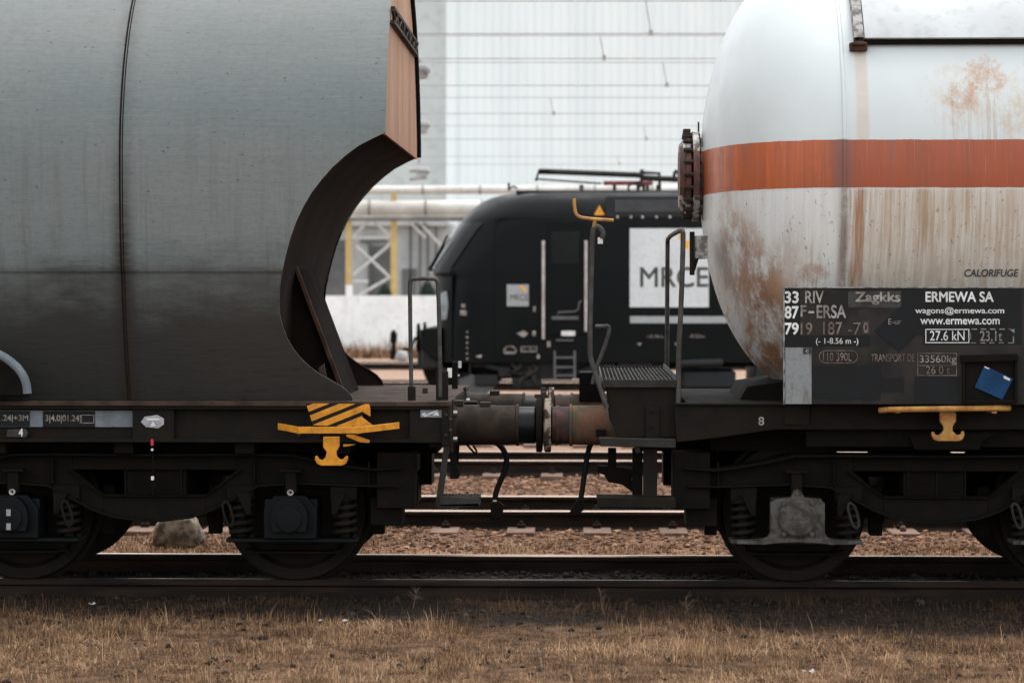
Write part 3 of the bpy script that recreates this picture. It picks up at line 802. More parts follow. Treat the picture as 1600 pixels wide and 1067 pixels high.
m.pprism([(688, 775), (749, 779), (748, 791), (686, 791)], 15.44, 15.45)
p0, p1 = P(689, 776, 15.45), P(748, 776, 15.45)
for i in range(13):
    xx = p0.x + (p1.x - p0.x) * i / 12; m.box(xx - .004, xx + .004, 15.45, 15.72, p0.z - .025, p0.z)
for i in range(6):
    yy = 15.46 + .05 * i; m.box(p0.x, p1.x, yy - .004, yy + .004, p0.z - .03, p0.z - .004)
m.build('footstep', 'grey_steel', hop, bevel=.002)
m = MB(); m.pprism([(702, 692), (710, 692), (713, 725), (719, 738), (716, 748), (703, 748), (704, 735)], 15.8, 15.86)
m.pprism([(718, 692), (716, 735), (711, 735), (712, 692)], 15.9, 15.93)
m.ptube([(729, 694, 15.9), (737, 703, 15.9), (743, 709, 15.9), (745, 704, 15.9), (739, 696, 15.9)], .008, 6, 1)
m.build('release_lever', 'black_steel', hop, bevel=.003)
m = MB(); m.pbox(694, 699, 744, 749, 15.78, 15.8); m.split('reflector', 'white_mark', hop)

# ------------------------------------------------------------------ bogies (under both wagons)
BY = 15.72
def local(pts):
    k = F / 15.7
    return [((a - 1462) / k, H - (b - HZ) / k) for a, b in pts]
def mirror(pts): return [(-a, b) for a, b in pts]
def make_bogie(wagon, pxc, style):
    bx = X(pxc, 15.7)
    sh = lambda pts: [(a + bx, b) for a, b in pts]
    endp = local([(1075, 730), (1116, 732), (1152, 728), (1197, 720), (1242, 710), (1333, 709), (1333, 735), (1381, 775), (1381, 801), (1366, 795), (1330, 776), (1296, 758), (1234, 754), (1116, 758), (1075, 757)])
    topf = local([(1070, 728), (1116, 731), (1152, 727), (1197, 719), (1242, 709), (1300, 708), (1462, 709)])
    botf = local([(1075, 756), (1116, 757), (1234, 753), (1296, 757), (1330, 775), (1366, 794), (1400, 806), (1449, 812), (1462, 812)])
    opn = local([(1325, 734), (1381, 774), (1462, 775)])
    m = MB()
    for side in (0, 1):
        yo = (lambda a, b: (a, b)) if side == 0 else (lambda a, b: (2 * YC - b, 2 * YC - a))
        for mi in (lambda q: q, mirror):
            m.prism(sh(mi(endp)), *yo(15.70, 15.75))
            m.strip(sh(mi(topf)), .014, *yo(15.60, 15.86))
            m.strip(sh(mi(botf)), .014, *yo(15.62, 15.84))
            m.strip(sh(mi(opn)), .010, *yo(15.67, 15.78))
        a, b = local([(1333, 709), (1591, 735)]); m.box(bx + a[0], bx + b[0], *yo(15.70, 15.75), b[1], a[1])
        m.prism(sh(local([(1381, 775), (1543, 775), (1543, 801), (1524, 807), (1475, 813), (1449, 813), (1400, 807), (1381, 801)])), *yo(15.70, 15.75))
        for px in (1124, 1303, 1418, 1462, 1506, 1621, 1800):
            a = local([(px, 735)])[0]; t = local([(px, 776 if 1400 < px < 1520 else 757)])[0][1]
            m.box(bx + a[0] - .006, bx + a[0] + .006, *yo(15.65, 15.70), t, a[1] + (.0 if 1400 < px < 1520 else .06))
        for s in (-1, 1):                                   # outer end blocks and lower tie bars
            x0, x2 = sorted((bx + s * 1.45, bx + s * 1.69)); m.box(x0, x2, *yo(15.66, 15.98), .50, .86)
            x0, x2 = sorted((bx + s * 1.40, bx + s * 1.60)); m.box(x0, x2, *yo(15.75, 16.1), .38, .56)
            xa = bx + s * .9
            m.strip([(xa - .32, .225), (xa - .25, .21), (xa + .25, .21), (xa + .32, .225)], .014, *yo(15.72, 15.86))
            for d in (-1, 1):                               # spring seats and hangers
                xx = xa + d * .335; m.box(xx - .085, xx + .085, *yo(15.64, 15.82), .555, .64)
                m.prism([(xx - .075 * d, .60), (xx + .02 * d, .60), (xx - .045 * d, .46), (xx - .075 * d, .46)], *yo(15.60, 15.64))
            m.box(xa - .035, xa + .035, *yo(15.585, 15.66), .60, .745); m.box(xa - .07, xa + .07, *yo(15.57, 15.66), .735, .755)
    m.box(bx - .20, bx + .20, 15.75, 17.75, .50, .82)
    for s in (-1, 1):
        m.box(bx + s * 1.55 - .06, bx + s * 1.55 + .06, 15.75, 17.75, .62, .80)
        m.box(bx + s * .33 - .03, bx + s * .33 + .03, 15.95, 17.55, .38, .52)
        for yb in (16.02, 17.48):                           # brake blocks
            m.box(bx + s * .9 - s * .55 - .04, bx + s * .9 - s * .55 + .04, yb - .06, yb + .06, .30, .62)
            m.box(bx + s * .9 + s * .53 - .04, bx + s * .9 + s * .53 + .04, yb - .06, yb + .06, .30, .62)
    m.box(bx - 1.5, bx + 1.5, 16.3, 16.36, .66, .72); m.box(bx - 1.5, bx + 1.5, 17.1, 17.16, .66, .72)
    bg_ = m.build('bogie', 'black_steel', wagon, bevel=.004, origin=(bx, YC, .5))
    # wheels and axles
    prof = [(-.03, .03), (-.03, .10), (.02, .12), (.045, .36), (0.0, .385), (0.0, .452), (.115, .460), (.118, .488), (.140, .488), (.14, .40), (.085, .37), (.07, .12), (.12, .10), (.12, .03)]
    m = MB(); m.lathe(prof, (bx - .9, YC - .82, .46), 'y', 64); w = m.build('wheel', 'wheel_steel', bg_, ang=30)
    copy_part(w, dx=1.8)
    m = MB(); m.lathe([(-a, r) for a, r in prof], (bx - .9, YC + .82, .46), 'y', 64); w2 = m.build('wheel', 'wheel_steel', bg_, ang=30)
    copy_part(w2, dx=1.8)
    m = MB(); m.cyl((bx - .9, YC - 1.0, .46), (bx - .9, YC + 1.0, .46), .085, 20); ax = m.build('axle', 'wheel_steel', bg_); copy_part(ax, dx=1.8)
    # springs: one mesh, copied
    m = MB(); m.helix((bx - .9 - .335, BY, 0), .068, .0155, .31, .565, 5); m.cyl((bx - .9 - .335, BY, .31), (bx - .9 - .335, BY, .555), .035, 12)
    sp = m.build('coil_spring', 'dark_steel', bg_, ang=60)
    for dx in (0, 1.8):
        for d in (0, .67):
            for dy in (0, 2 * (YC - BY)):
                if dx or d or dy: copy_part(sp, dx=dx + d, dy=dy)
    # axle boxes
    xa = bx - .9
    m = MB(); k = F / 15.6
    rel = lambda pts, c: [(xa + (a - c) / k, H - (b - HZ) / k) for a, b in pts]
    if style == 'cast':
        hp = [(1244, 761.4), (1249.5, 764.8), (1254.3, 774.7), (1276, 777.5), (1286, 783), (1286, 829.5), (1290, 836.5), (1304, 842), (1338, 842), (1338, 847), (1296, 848), (1270, 845), (1244, 844)]
        out = hp + [(2 * 1244 - a, b) for a, b in hp[::-1][1:-1]]
        m.prism(rel(out, 1244), 15.53, 15.60)
        m.box(xa - .16, xa + .16, 15.60, 15.86, .31, .57); m.box(xa - .42, xa + .42, 15.60, 15.83, .282, .305)
        zc = H - (807 - HZ) / k
        m.lathe([(0, .125), (-.02, .122), (-.035, .105), (-.04, .06), (-.04, .01)], (xa, 15.53, zc), 'y', 32)
        for dx in (-.088, .088):
            for dz in (-.098, .098): m.cyl((xa + dx, 15.53, zc + dz), (xa + dx, 15.50, zc + dz), .016, 6)
        m.cyl((xa, 15.5295, H - (767 - HZ) / k), (xa, 15.52, H - (767 - HZ) / k), .018, 12)
        # casting marks: short ribs around the cover
        for i in range(7):
            an = 2 * math.pi * i / 7; m.box(xa + .035 * math.cos(an) - .006, xa + .035 * math.cos(an) + .006, 15.485, 15.49, zc + .035 * math.sin(an) - .006, zc + .035 * math.sin(an) + .006)
        for i in range(-4, 5): m.box(xa + i * .014 - .004, xa + i * .014 + .004, 15.485, 15.492, zc - .008, zc + .010)
        ab = m.build('axle_box', ['cast_grey'], bg_, bevel=.005)
    else:
        zc = H - (806 - HZ) / k
        m.mi = 0
        m.prism(rel([(-29, 812), (-28, 800), (-24, 790), (-17, 781), (-11, 777), (11, 777), (17, 781), (24, 790), (28, 800), (29, 812), (27, 830), (-27, 830)], 0), 15.49, 15.56)
        m.lathe([(0, .085), (-.012, .08), (-.016, .01)], (xa, 15.49, zc - .02), 'y', 24)
        m.box(xa - .17, xa + .17, 15.60, 15.86, .31, .56); m.box(xa - .42, xa + .42, 15.60, 15.83, .282, .305)
        m.prism([(xa - .17, .31), (xa + .17, .31), (xa + .17, .50), (xa + .10, .585), (xa - .10, .585), (xa - .17, .50)], 15.56, 15.60)
        m.mi = 1; m.lathe([(0, .022), (-.012, .022), (-.012, .012), (0, .012)], (xa, 15.575, .605), 'y', 16)
        ab = m.build('axle_box', ['axle_blue', 'chrome'], bg_, bevel=.016)
        m = MB(); m.box(xa - .014, xa + .014, 15.468, 15.4725, zc + .004, zc + .046); m.box(xa - .014, xa + .014, 15.468, 15.4725, zc - .085, zc - .043)
        m.split('sticker', 'sticker_grey', bg_)
    copy_part(ab, dx=1.8)
    # hanging links at the inner springs
    m = MB()
    for s in (-1, 1):
        xx = bx + s * .52
        m.tube([(xx - .045, 15.57, .55), (xx - .062, 15.56, .52), (xx - .03, 15.56, .41), (xx - .005, 15.56, .385), (xx + .018, 15.56, .41), (xx - .012, 15.57, .53), (xx - .045, 15.57, .55)], .0095, 8, 1)
    m.split('shackle', 'dark_steel' if style == 'round' else 'grey_steel', bg_)
    return bg_
make_bogie(hop, 241.5, 'round')

# ================================================================== TANK WAGON
tk = thing('tank_wagon', 'white insulated tank wagon with orange stripe and rust runs, right of the coupling', 'freight wagon', (X(1462, YC), YC, 0), 'freight wagons on the nearest track')
xw = X(1320, 15.25)
xh = X(1094, YC)
AX = 2.69; TR = 1.5
hd = xw - xh
prof = []
for i in range(41):
    t = i / 40 * math.pi / 2
    prof.append((-hd * (math.cos(t) ** 0.92 if t < math.pi / 2 - 1e-6 else 0), TR * math.sin(t) ** 0.94 if t > 0 else 0.004))
prof += [(x_, TR) for x_ in (.3, 1.0, 2.0, 4.0, 7.0)] + [(7.4, 1.2), (7.6, .6), (7.65, .01)]
m = MB(); m.lathe(prof, (xw, YC, AX), 'x', 128); m.build('tank', 'tank_paint', tk, ang=40)
m = MB(); m.lathe([(-.012, TR - .01), (-.012, TR + .004), (-.006, TR + .009), (.006, TR + .009), (.012, TR + .004), (.012, TR - .01)], (xw, YC, AX), 'x', 128); m.build('weld_ring', 'tank_paint', tk, ang=60)
# sun shield over the top
zsh = Z(64, 15.55, 1450); xs1 = X(1347, 15.55)
a0 = math.acos(min(1, (zsh - AX) / (TR + .06)))
vs = []; nA = 48
for r in (TR + .07, TR + .055):
    for i in range(nA + 1):
        a = -a0 + 2 * a0 * i / nA
        for x_ in (xs1, xs1 + 6.5): vs.append((x_, YC + r * math.sin(a), AX + r * math.cos(a)))
k = 2 * (nA + 1); fs = []
for i in range(nA):
    fs += [(2 * i, 2 * i + 1, 2 * i + 3, 2 * i + 2), (k + 2 * i, k + 2 * i + 2, k + 2 * i + 3, k + 2 * i + 1)]
    fs += [(2 * i, 2 * i + 2, k + 2 * i + 2, k + 2 * i), (2 * i + 1, k + 2 * i + 1, k + 2 * i + 3, 2 * i + 3)]
fs += [(0, k, k + 1, 1), (2 * nA, 2 * nA + 1, k + 2 * nA + 1, k + 2 * nA)]
m = MB(); m.add(vs, fs); m.build('sun_shield', 'shield_white', tk, ang=40)
m = MB()
for sgn in (-1, 1):
    a = sgn * (a0 + .003); r = TR + .03
    m.tube([(xs1, YC + r * math.sin(a), AX + r * math.cos(a)), (xs1 + 6.5, YC + r * math.sin(a), AX + r * math.cos(a))], .016, 6)
m.build('shield_edge', 'black_steel', tk)
m = MB()
for i in range(nA):
    a, b = -a0 + 2 * a0 * i / nA, -a0 + 2 * a0 * (i + 1) / nA
    q = [(AX, 0)]
    for xa_, xb_ in ((xs1 - .065, xs1 - .006),):
        m.add([(x_, YC + r * math.sin(t), AX + r * math.cos(t)) for t in (a, b) for r in (TR + .004, TR + .075) for x_ in (xa_, xb_)],
              [(2, 3, 7, 6), (0, 4, 5, 1), (0, 2, 6, 4), (1, 5, 7, 3)])
m.build('shield_strap', 'mottled', tk, ang=50)
m = MB(); q = P(1327, 68, 15.45); q2 = P(1354, 81, 15.45); yb = YC - TR * math.sin(a0) + .03
m.box(q.x, q2.x, yb - .10, yb + .08, q2.z, q.z); m.tube([(q.x + .01, yb - .11, q.z - .01), (q2.x - .01, yb - .11, q.z - .01)], .012, 8)
m.build('shield_bracket', 'rust', tk, bevel=.006)
# flanged manhole on the head
xf = [X(v, YC - .1) for v in (1061.5, 1067, 1071, 1079, 1082, 1092, 1112)]
zf = Z(276, YC)
m = MB()
m.lathe([(0, .01), (0, .215), (xf[1] - xf[0], .245), (xf[2] - xf[0], .245), (xf[2] - xf[0], .01)], (xf[0], YC, zf), 'x', 48)
m.lathe([(0, .27), (xf[3] - xf[2], .27), (xf[3] - xf[2], .2)], (xf[2], YC, zf), 'x', 48)
m.lathe([(0, .2), (0, .31), (xf[5] - xf[4], .31), (xf[5] - xf[4], .27), (xf[6] - xf[4], .27)], (xf[4], YC, zf), 'x', 48)
m.build('manhole_flange', 'flange_paint', tk, bevel=.004)
m = MB()
for i in range(20):
    a = 2 * math.pi * i / 20
    c_, s_ = math.cos(a) * .285, math.sin(a) * .285
    m.cyl((xf[1], YC + c_, zf + s_), (xf[5] + .01, YC + c_, zf + s_), .016, 6)
m.box(xf[1] + .005, xf[3], YC - .10, YC + .05, zf + .25, zf + .32); m.cyl((xf[5], YC - .05, zf + .27), (xf[5], YC - .05, zf + .37), .006, 6)
m.split('flange_bolt', 'brown_steel', tk)
m = MB(); m.mi = 0; m.pbox(1086, 1106, 368, 404, 15.95, 16.25); m.mi = 1; m.pbox(1078, 1085.5, 362, 430, 15.92, 15.98); m.pprism([(1085, 404), (1092, 404), (1086, 424), (1082, 424)], 15.94, 15.98)
m.build('head_bracket', ['mottled', 'dark_steel'], tk, bevel=.004)
# saddle below the tank head
m = MB(); m.pprism([(1150, 634), (1168, 604), (1222, 596), (1300, 596), (1300, 634)], 16.15, 17.35); m.build('saddle', 'black_steel', tk)
# underframe
x2 = X(1000, 15.5); XR = 8.6
m = MB(); m.prism([(P(a, b, 15.46).x, P(a, b, 15.46).z) for a, b in ((1054, 633), (2700, 633), (2700, 671), (1210, 671), (1120, 684), (1057, 691))], 15.46, 15.50)
m.box(X(1054, 15.44), XR, 15.435, 15.52, Z(633, 15.44), Z(633, 15.44) + .014)
m.pbox(1226, 1265, 632, 664, 15.445, 15.46)
m.box(X(1054, 15.44), XR, 17.97, 18.0, .95, 1.17)
m.build('solebar', 'dark_steel', tk, bevel=.004)
m = MB(); m.box(X(1075, 15.5), XR, 15.60, 17.9, 1.16, 1.18); m.box(x2, XR, 16.4, 17.1, .82, 1.16); m.pbox(1260, 2600, 634, 700, 15.56, 15.62); m.box(X(1100, YC), X(1700, YC), 15.9, 17.6, .86, 1.02)
m.box(x2, x2 + .14, 15.55, 17.95, .90, 1.17)
m.build('centre_sill', 'black_steel', tk)
text('8', (1185, 651, 1194, 664.5), 15.4585, 'faded_mark', tk, .015)
# lettered board
BD = 15.20
m = MB(); m.pbox(1226, 1640, 450, 632, BD, BD + .03); bd = m.build('data_board', 'sign_brown', tk, bevel=.003)
m = MB(); m.pbox(1225, 1640, 448.5, 450, BD - .006, BD + .03); m.pbox(1224.5, 1226, 448.5, 632, BD - .006, BD + .03); m.build('board_edge', 'mottled', bd)
Yp, Yt = BD - .003, BD - .006
def patch(pts, mm, nm='board_patch', y=Yp): 
    m = MB(); m.pprism(pts, y, y + .0025); return m.build(nm, mm, bd)
rect = lambda a, b, c, d: [(a, b), (c, b), (c, d), (a, d)]
patch(rect(1227, 452, 1250, 541), 'sign_black'); patch(rect(1250.5, 524, 1360, 541), 'sign_black')
patch(rect(1325, 455, 1408.5, 481), 'patch_grey'); patch(rect(1409, 452, 1596, 524), 'sign_black')
patch([(1408, 478), (1442, 515), (1405, 550), (1366, 517)], 'sign_black', y=BD - .0036)
patch(rect(1442, 524.5, 1596, 538), 'sign_black')
patch(rect(1227, 543, 1268, 631), 'sign_grey'); patch(rect(1270, 571, 1376, 624), 'sign_black'); patch(rect(1378, 590, 1412, 612), 'sign_black')
patch(rect(1430, 588, 1500, 630), 'sign_black'); patch(rect(1255, 543.5, 1267.5, 553), 'patch_grey', y=BD - .0056)
patch(rect(1347, 501, 1359, 522), 'patch_grey')
for s_, bx_, mm, bo in (('33', (1226, 455, 1248, 474), 'white_mark', .03), ('87', (1226, 478, 1248, 498), 'white_mark', .03), ('79', (1226, 504, 1248, 523), 'white_mark', .03),
        ('RIV', (1258, 454.5, 1287, 474), 'faded_mark', .015), ('F', (1251, 477, 1260, 495), 'faded_mark', .02), ('-', (1263, 486, 1272, 489.5), 'faded_mark', .0), ('ERSA', (1276, 476.5, 1322, 497.5), 'faded_mark', .02),
        ('19', (1251, 504, 1269, 523), 'brown_mark', .01), ('187', (1286, 503, 1316, 523), 'brown_mark', .01), ('-7', (1325, 504, 1345, 523), 'brown_mark', .0), ('0', (1349, 504, 1357, 520), 'brown_mark', .02),
        ('Zagkks', (1336, 456, 1407, 476.5), 'faded_mark', .025), ('ERMEWA SA', (1446, 455.5, 1552.5, 472), 'white_mark', .025),
        ('wagons@ermewa.com', (1430, 480, 1569, 492.5), 'white_mark', .015), ('www.ermewa.com', (1438, 498, 1562, 507), 'white_mark', .015),
        ('27.6 kN', (1453, 517, 1507, 532), 'white_mark', .0), ('23.1t', (1531, 517, 1566, 533), 'faded_mark', .01),
        ('(- 1-8.56 m -)', (1275, 528, 1341, 540), 'white_mark', .0), ('110 390L', (1286, 551, 1331, 564), 'brown_mark', .0), ('TRANSPORT DE', (1361, 553, 1429, 565), 'brown_mark', .0),
        ('33560kg', (1437, 555, 1494, 570), 'faded_mark', .0), ('26 0 t', (1447, 572, 1484, 584), 'brown_mark', .0), ('E-ur', (1388, 498, 1408, 507), 'faded_mark', .0), ('c', (1259, 546, 1264, 551), 'faded_mark', 0)):
    text(s_, bx_, Yt, mm, bd, bo)
frame_lines(1446, 514, 1514.5, 536, Yt, 1.3, 'white_mark', bd)
frame_lines(1433.5, 551.5, 1495, 587, Yt, 1.0, 'brown_mark', bd)
m = MB(); m.pbox(1434.5, 1494, 570.5, 571.3, Yt, Yt + .001); m.build('marking_line', 'brown_mark', bd)
m = MB()
for i in range(5):
    a = 1518 + i * 14.5; m.pbox(a, a + 8.5, 513.5, 515, Yt, Yt + .001); m.pbox(a - 1, a + 7, 535, 536.4, Yt, Yt + .001)
m.pprism([(1577, 514), (1585, 513.5), (1585, 521)], Yt, Yt + .001); m.pbox(1582.5, 1584.5, 525, 536, Yt, Yt + .001); m.pbox(1516, 1517.2, 520, 530, Yt, Yt + .001)
m.build('dashed_frame', 'faded_mark', bd)
m = MB(); q = [P(a, b, Yt) for a, b in ([(1290 - 10 * math.sin(t), 557.5 - 9.5 * math.cos(t)) for t in np.linspace(0, math.pi, 8)] + [(1330 + 10 * math.sin(t), 557.5 + 9.5 * math.cos(t)) for t in np.linspace(0, math.pi, 8)])]
m.tube([(p.x, Yt - .0006, p.z) for p in q + [q[0]]], .0022, 6); m.build('oval_marking', 'brown_mark', bd)
# document pocket and the blue sheet in it
m = MB()
m.pbox(1504, 1508, 560, 630, BD - .03, BD - .004); m.pbox(1586, 1590, 560, 630, BD - .03, BD - .004); m.pbox(1508.2, 1585.8, 624, 630, BD - .03, BD - .004); m.pprism([(1502, 555), (1590, 553), (1592, 563), (1502, 566)], BD - .05, BD - .004)
m.pbox(1508.2, 1585.8, 566, 623.5, BD - .008, BD - .004)
m.build('document_pocket', 'black_steel', bd, bevel=.003)
m = MB()
m.mi = 0; m.pprism([(1538, 571), (1583, 592), (1566, 624), (1523, 605)], BD - .020, BD - .0165)
m.mi = 1; m.pprism([(1568.5, 586.5), (1579, 592), (1577, 595), (1568, 590.5)], BD - .0215, BD - .0205); m.pprism([(1538.5, 572), (1546, 575.5), (1545, 577), (1538, 574)], BD - .0215, BD - .0205)
tag(m.build('paper_sheet', ['blue_paper', 'white_mark']), 'crooked blue paper sheet tucked in the dark pocket of the lettered board', 'paper')
# word on the tank shell
q = P(1549, 426, 15.27); yt = YC - math.sqrt(TR ** 2 - (q.z - AX) ** 2)
ct = text('CALORIFUGE', (1507, 420, 1591, 433), yt - .003, 'black_mark', tk, .012, shear=.08)
ct.rotation_euler.x = math.asin((AX - q.z) / TR)
# yellow bar and double hook
m = MB(); m.ptube([(1375, 641, 15.25), (1390, 639.8, 15.2), (1560, 637.5, 15.2), (1577, 637.8, 15.25)], .0185, 10)
for px in (1400, 1550): m.box(X(px, 15.3) - .015, X(px, 15.3) + .015, 15.21, 15.45, 1.14, 1.165)
m.build('yellow_bar', 'old_yellow', tk)
HK2 = [(672, 85), (680, 82), (755, 82), (762, 95), (762, 135), (742, 165), (742, 190), (765, 212), (785, 210), (795, 190), (806, 190), (808, 215), (795, 240), (770, 247), (665, 247), (640, 240), (626, 215), (626, 196), (636, 193), (648, 212), (668, 212), (692, 190), (692, 165), (672, 135)]
m = MB(); m.pprism([(1280 + a * .2812, 620 + b * .2812) for a, b in HK2], 15.26, 15.30); p = P(1481, 656, 15.3); m.box(p.x - .03, p.x + .03, 15.3, 15.46, p.z - .03, p.z + .03)
m.build('double_hook', 'old_yellow', tk, bevel=.006)
m = MB(); m.pprism([(1420, 680), (1500, 676), (1560, 676), (1535, 690), (1530, 702), (1430, 702)], 15.5, 15.54); m.build('hook_plate', 'black_steel', tk)

# end platform, handrails, brake crank
zp = Z(594, 15.5, 1000); xa_, xb_ = X(941.5, 15.5), X(1056, 15.5)
m = MB()
for i in range(19):
    xx = xa_ + (xb_ - xa_) * i / 18; m.box(xx - .0025, xx + .0025, 15.5, 17.95, zp - .03, zp)
for i in range(12):
    yy = 15.5 + 2.45 * i / 11; m.box(xa_, xb_, yy - .0035, yy + .0035, zp - .028, zp + .0015)
m.box(xa_ - .008, xa_ - .003, 15.5, 17.95, zp - .05, zp + .02); m.box(xb_ + .003, xb_ + .008, 15.5, 17.95, zp - .05, zp + .03)
m.build('grating', 'rail_grey', tk)
m = MB(); m.box(xa_, xb_, 15.485, 15.498, zp - .045, zp + .004); m.box(xa_, xb_, 17.955, 17.968, zp - .05, zp + .01)
for yy in (16.2, 17.0): m.box(xa_, xb_, yy - .02, yy + .02, zp - .10, zp - .035)
m.build('platform_frame', 'grey_steel', tk, bevel=.002)
m = MB(); m.pprism([(946, 599), (1057, 599), (1057, 683), (966, 683), (952, 655)], 15.52, 15.535); m.pbox(1009, 1030, 634, 684, 15.50, 15.52)
for a, b in ((1018, 642), (1018, 666)): m.cyl(P(a, b, 15.50), P(a, b, 15.50) + Vector((0, -.014, 0)), .011, 8)
m.box(X(1053, 15.53), X(1056, 15.53), 15.535, 17.9, .95, zp - .05)
m.build('platform_plate', 'dark_steel', tk, bevel=.003)
m = MB(); m.pprism([(936, 684), (1056, 686), (1056, 700), (938, 697)], 15.42, 15.52); m.build('step_beam', 'grey_steel', tk, bevel=.006)
m = MB(); m.pbox(905, 945, 582, 627, 17.5, 17.9); m.build('brake_box', 'black_steel', tk, bevel=.006)
m = MB(); m.ptube([(940, 373, 15.5), (943, 366, 15.5), (939, 357, 15.5), (931, 353, 15.5), (926, 360, 15.5), (924.5, 400, 15.5), (921, 548, 15.5), (924.5, 567, 15.5), (948, 637, 15.5)], .0165, 12, 1)
ha = m.build('handrail', 'rail_grey', tk)
m = MB(); m.pbox(934, 942, 371, 381, 15.49, 15.51); m.build('rail_cap', 'white_mark', tk)
m = MB(); m.ptube([(897, 310, 15.48), (898, 328, 15.48), (901, 337, 15.48), (912, 341.5, 15.48), (959, 344.5, 15.48)], .0115, 10, 1); m.ptube([(930, 343, 15.48), (927.5, 356, 15.5)], .012, 8)
m.build('yellow_handle', 'old_yellow', tk)
m = MB(); p, q = P(1064, 359, 15.5), P(1060, 640, 15.5)
zt = Z(374, 17.9, 1043)
m.tube([P(1060, 642, 15.5), P(1060, 560, 15.5), P(1065, 462, 15.5), P(1067.5, 372, 15.5), P(1067, 361, 15.5), Vector((p.x + .0, 15.56, p.z + .0)), Vector((p.x, 17.85, p.z - .0)), Vector((p.x, 17.92, p.z - .05)), P(1042, 576, 17.93)], .0165, 12, 1)
m.build('handrail', 'rail_grey', tk)
m = MB(); m.ptube([(932, 510, 15.9), (944, 510, 15.9), (950, 509, 15.9), (953, 514, 15.9), (944, 545, 15.9), (931, 576, 15.9), (926, 600, 15.9)], .0145, 10, 1); m.cyl(P(930, 510, 15.9), P(942, 510, 15.9), .011, 8); m.build('brake_crank', 'rail_grey', tk)
XB2 = [X(v, YN) for v in (1000, 889.5, 861, 849.5)]
for y in (YN, YF): buffer(tk, y, *XB2, ('buffer_rust', 'plunger_red', 'peeling'), 'right')
m = MB(); m.pbox(931, 946, 671, 682, 15.72, 15.76); m.pbox(972, 996, 674, 682, 15.60, 15.66); m.split('buffer_stop', 'black_steel', tk)
m = MB(); m.ptube([(940, 680, 16.0), (927, 686, 16.0), (921.5, 696, 16.0), (917.5, 712, 16.0), (914, 735, 16.0), (911, 757, 16.0), (908, 778, 16.0), (905, 788, 16.0)], .0185, 10, 2)
m.mi = 1; m.pprism([(903, 780), (914, 780), (912, 797), (900, 806), (890, 802), (893, 794)], 15.97, 16.03)
m.build('brake_hose', ['black_rubber', 'black_steel'], tk, bevel=.003)
m = MB(); m.pprism([(934, 727), (975, 730), (1000, 738), (1002, 772), (990, 770), (972, 757), (950, 753), (944, 742), (934, 738)], 16.0, 16.08); m.pbox(950, 963, 700, 730, 16.0, 16.06); m.pbox(988, 1004, 700, 775, 15.9, 15.96)
m.mi = 1; m.pprism([(988, 745), (998, 748), (996, 756), (987, 751)], 15.96, 15.995)
m.build('brake_valve', ['black_steel', 'peeling'], tk, bevel=.006)
m = MB(); m.pbox(1005, 1027, 700, 778, 15.5, 15.54); m.pprism([(932, 777), (1056, 779), (1056, 794), (934, 792)], 15.44, 15.46); m.pprism([(932, 777), (1056, 779), (1056, 782), (932, 780)], 15.46, 15.72)
m.build('footstep', 'dark_steel', tk, bevel=.004)
make_bogie(tk, 1462, 'cast')

# ================================================================== LOCOMOTIVE
LY = 41.5
lo = thing('electric_locomotive', 'black electric locomotive with a white lettered panel, standing behind the gap between the wagons', 'locomotive', (X(900, 43), 43, 0))
LEV = [(566, 690, .35, 0), (540, 689, .35, 0), (512, 687, .4, 0), (470, 686, .5, 0), (440, 684, .6, 0), (432, 681, .7, 0), (424, 673, .75, 0), (415, 678, .8, 0), (395, 689, .85, 0), (375, 699.5, .9, 0), (357, 710, .95, 0), (345, 718, 1.0, 0), (340, 722, 1.0, .005), (330, 731, 1.0, .06), (320, 742, 1.0, .12), (311, 755, 1.0, .19), (305, 768, 1.0, .25), (301, 782, 1.0, .33), (299, 800, 1.0, .5)]
vs = []; nC = 10; per = 0
for py, px, r, ins in LEV:
    z = Z(py, LY, 750); xf_ = X(px, 42.2); a, b = LY + ins, 86 - LY - ins
    ring = [(16.0, a, z)] + [(xf_ + r - r * math.sin(t), a + r - r * math.cos(t), z) for t in np.linspace(0, math.pi / 2, nC)] + [(xf_ + r - r * math.cos(t), b - r + r * math.sin(t), z) for t in np.linspace(0, math.pi / 2, nC)] + [(16.0, b, z)]
    per = len(ring); vs += ring
fs = [(i * per + j, i * per + (j + 1) % per, (i + 1) * per + (j + 1) % per, (i + 1) * per + j) for i in range(len(LEV) - 1) for j in range(per)]
fs += [list(range(per)), [(len(LEV) - 1) * per + j for j in range(per)]]
m = MB(); m.add(vs, fs); m.build('body', 'loco_black', lo, ang=28)
m = MB(); m.pbox(806, 1300, 297.5, 302, LY + .6, 43.6); m.build('roof_fairing', 'loco_roof', lo, bevel=.02)
m = MB(); m.pbox(772, 1500, 339.5, 341, LY - .006, LY + .03); m.pbox(771.5, 772.5, 342, 560, LY - .004, LY + .01); m.pbox(706, 706.8, 430, 560, LY - .0, LY + .3); m.build('panel_seam', 'glass_dark', lo)
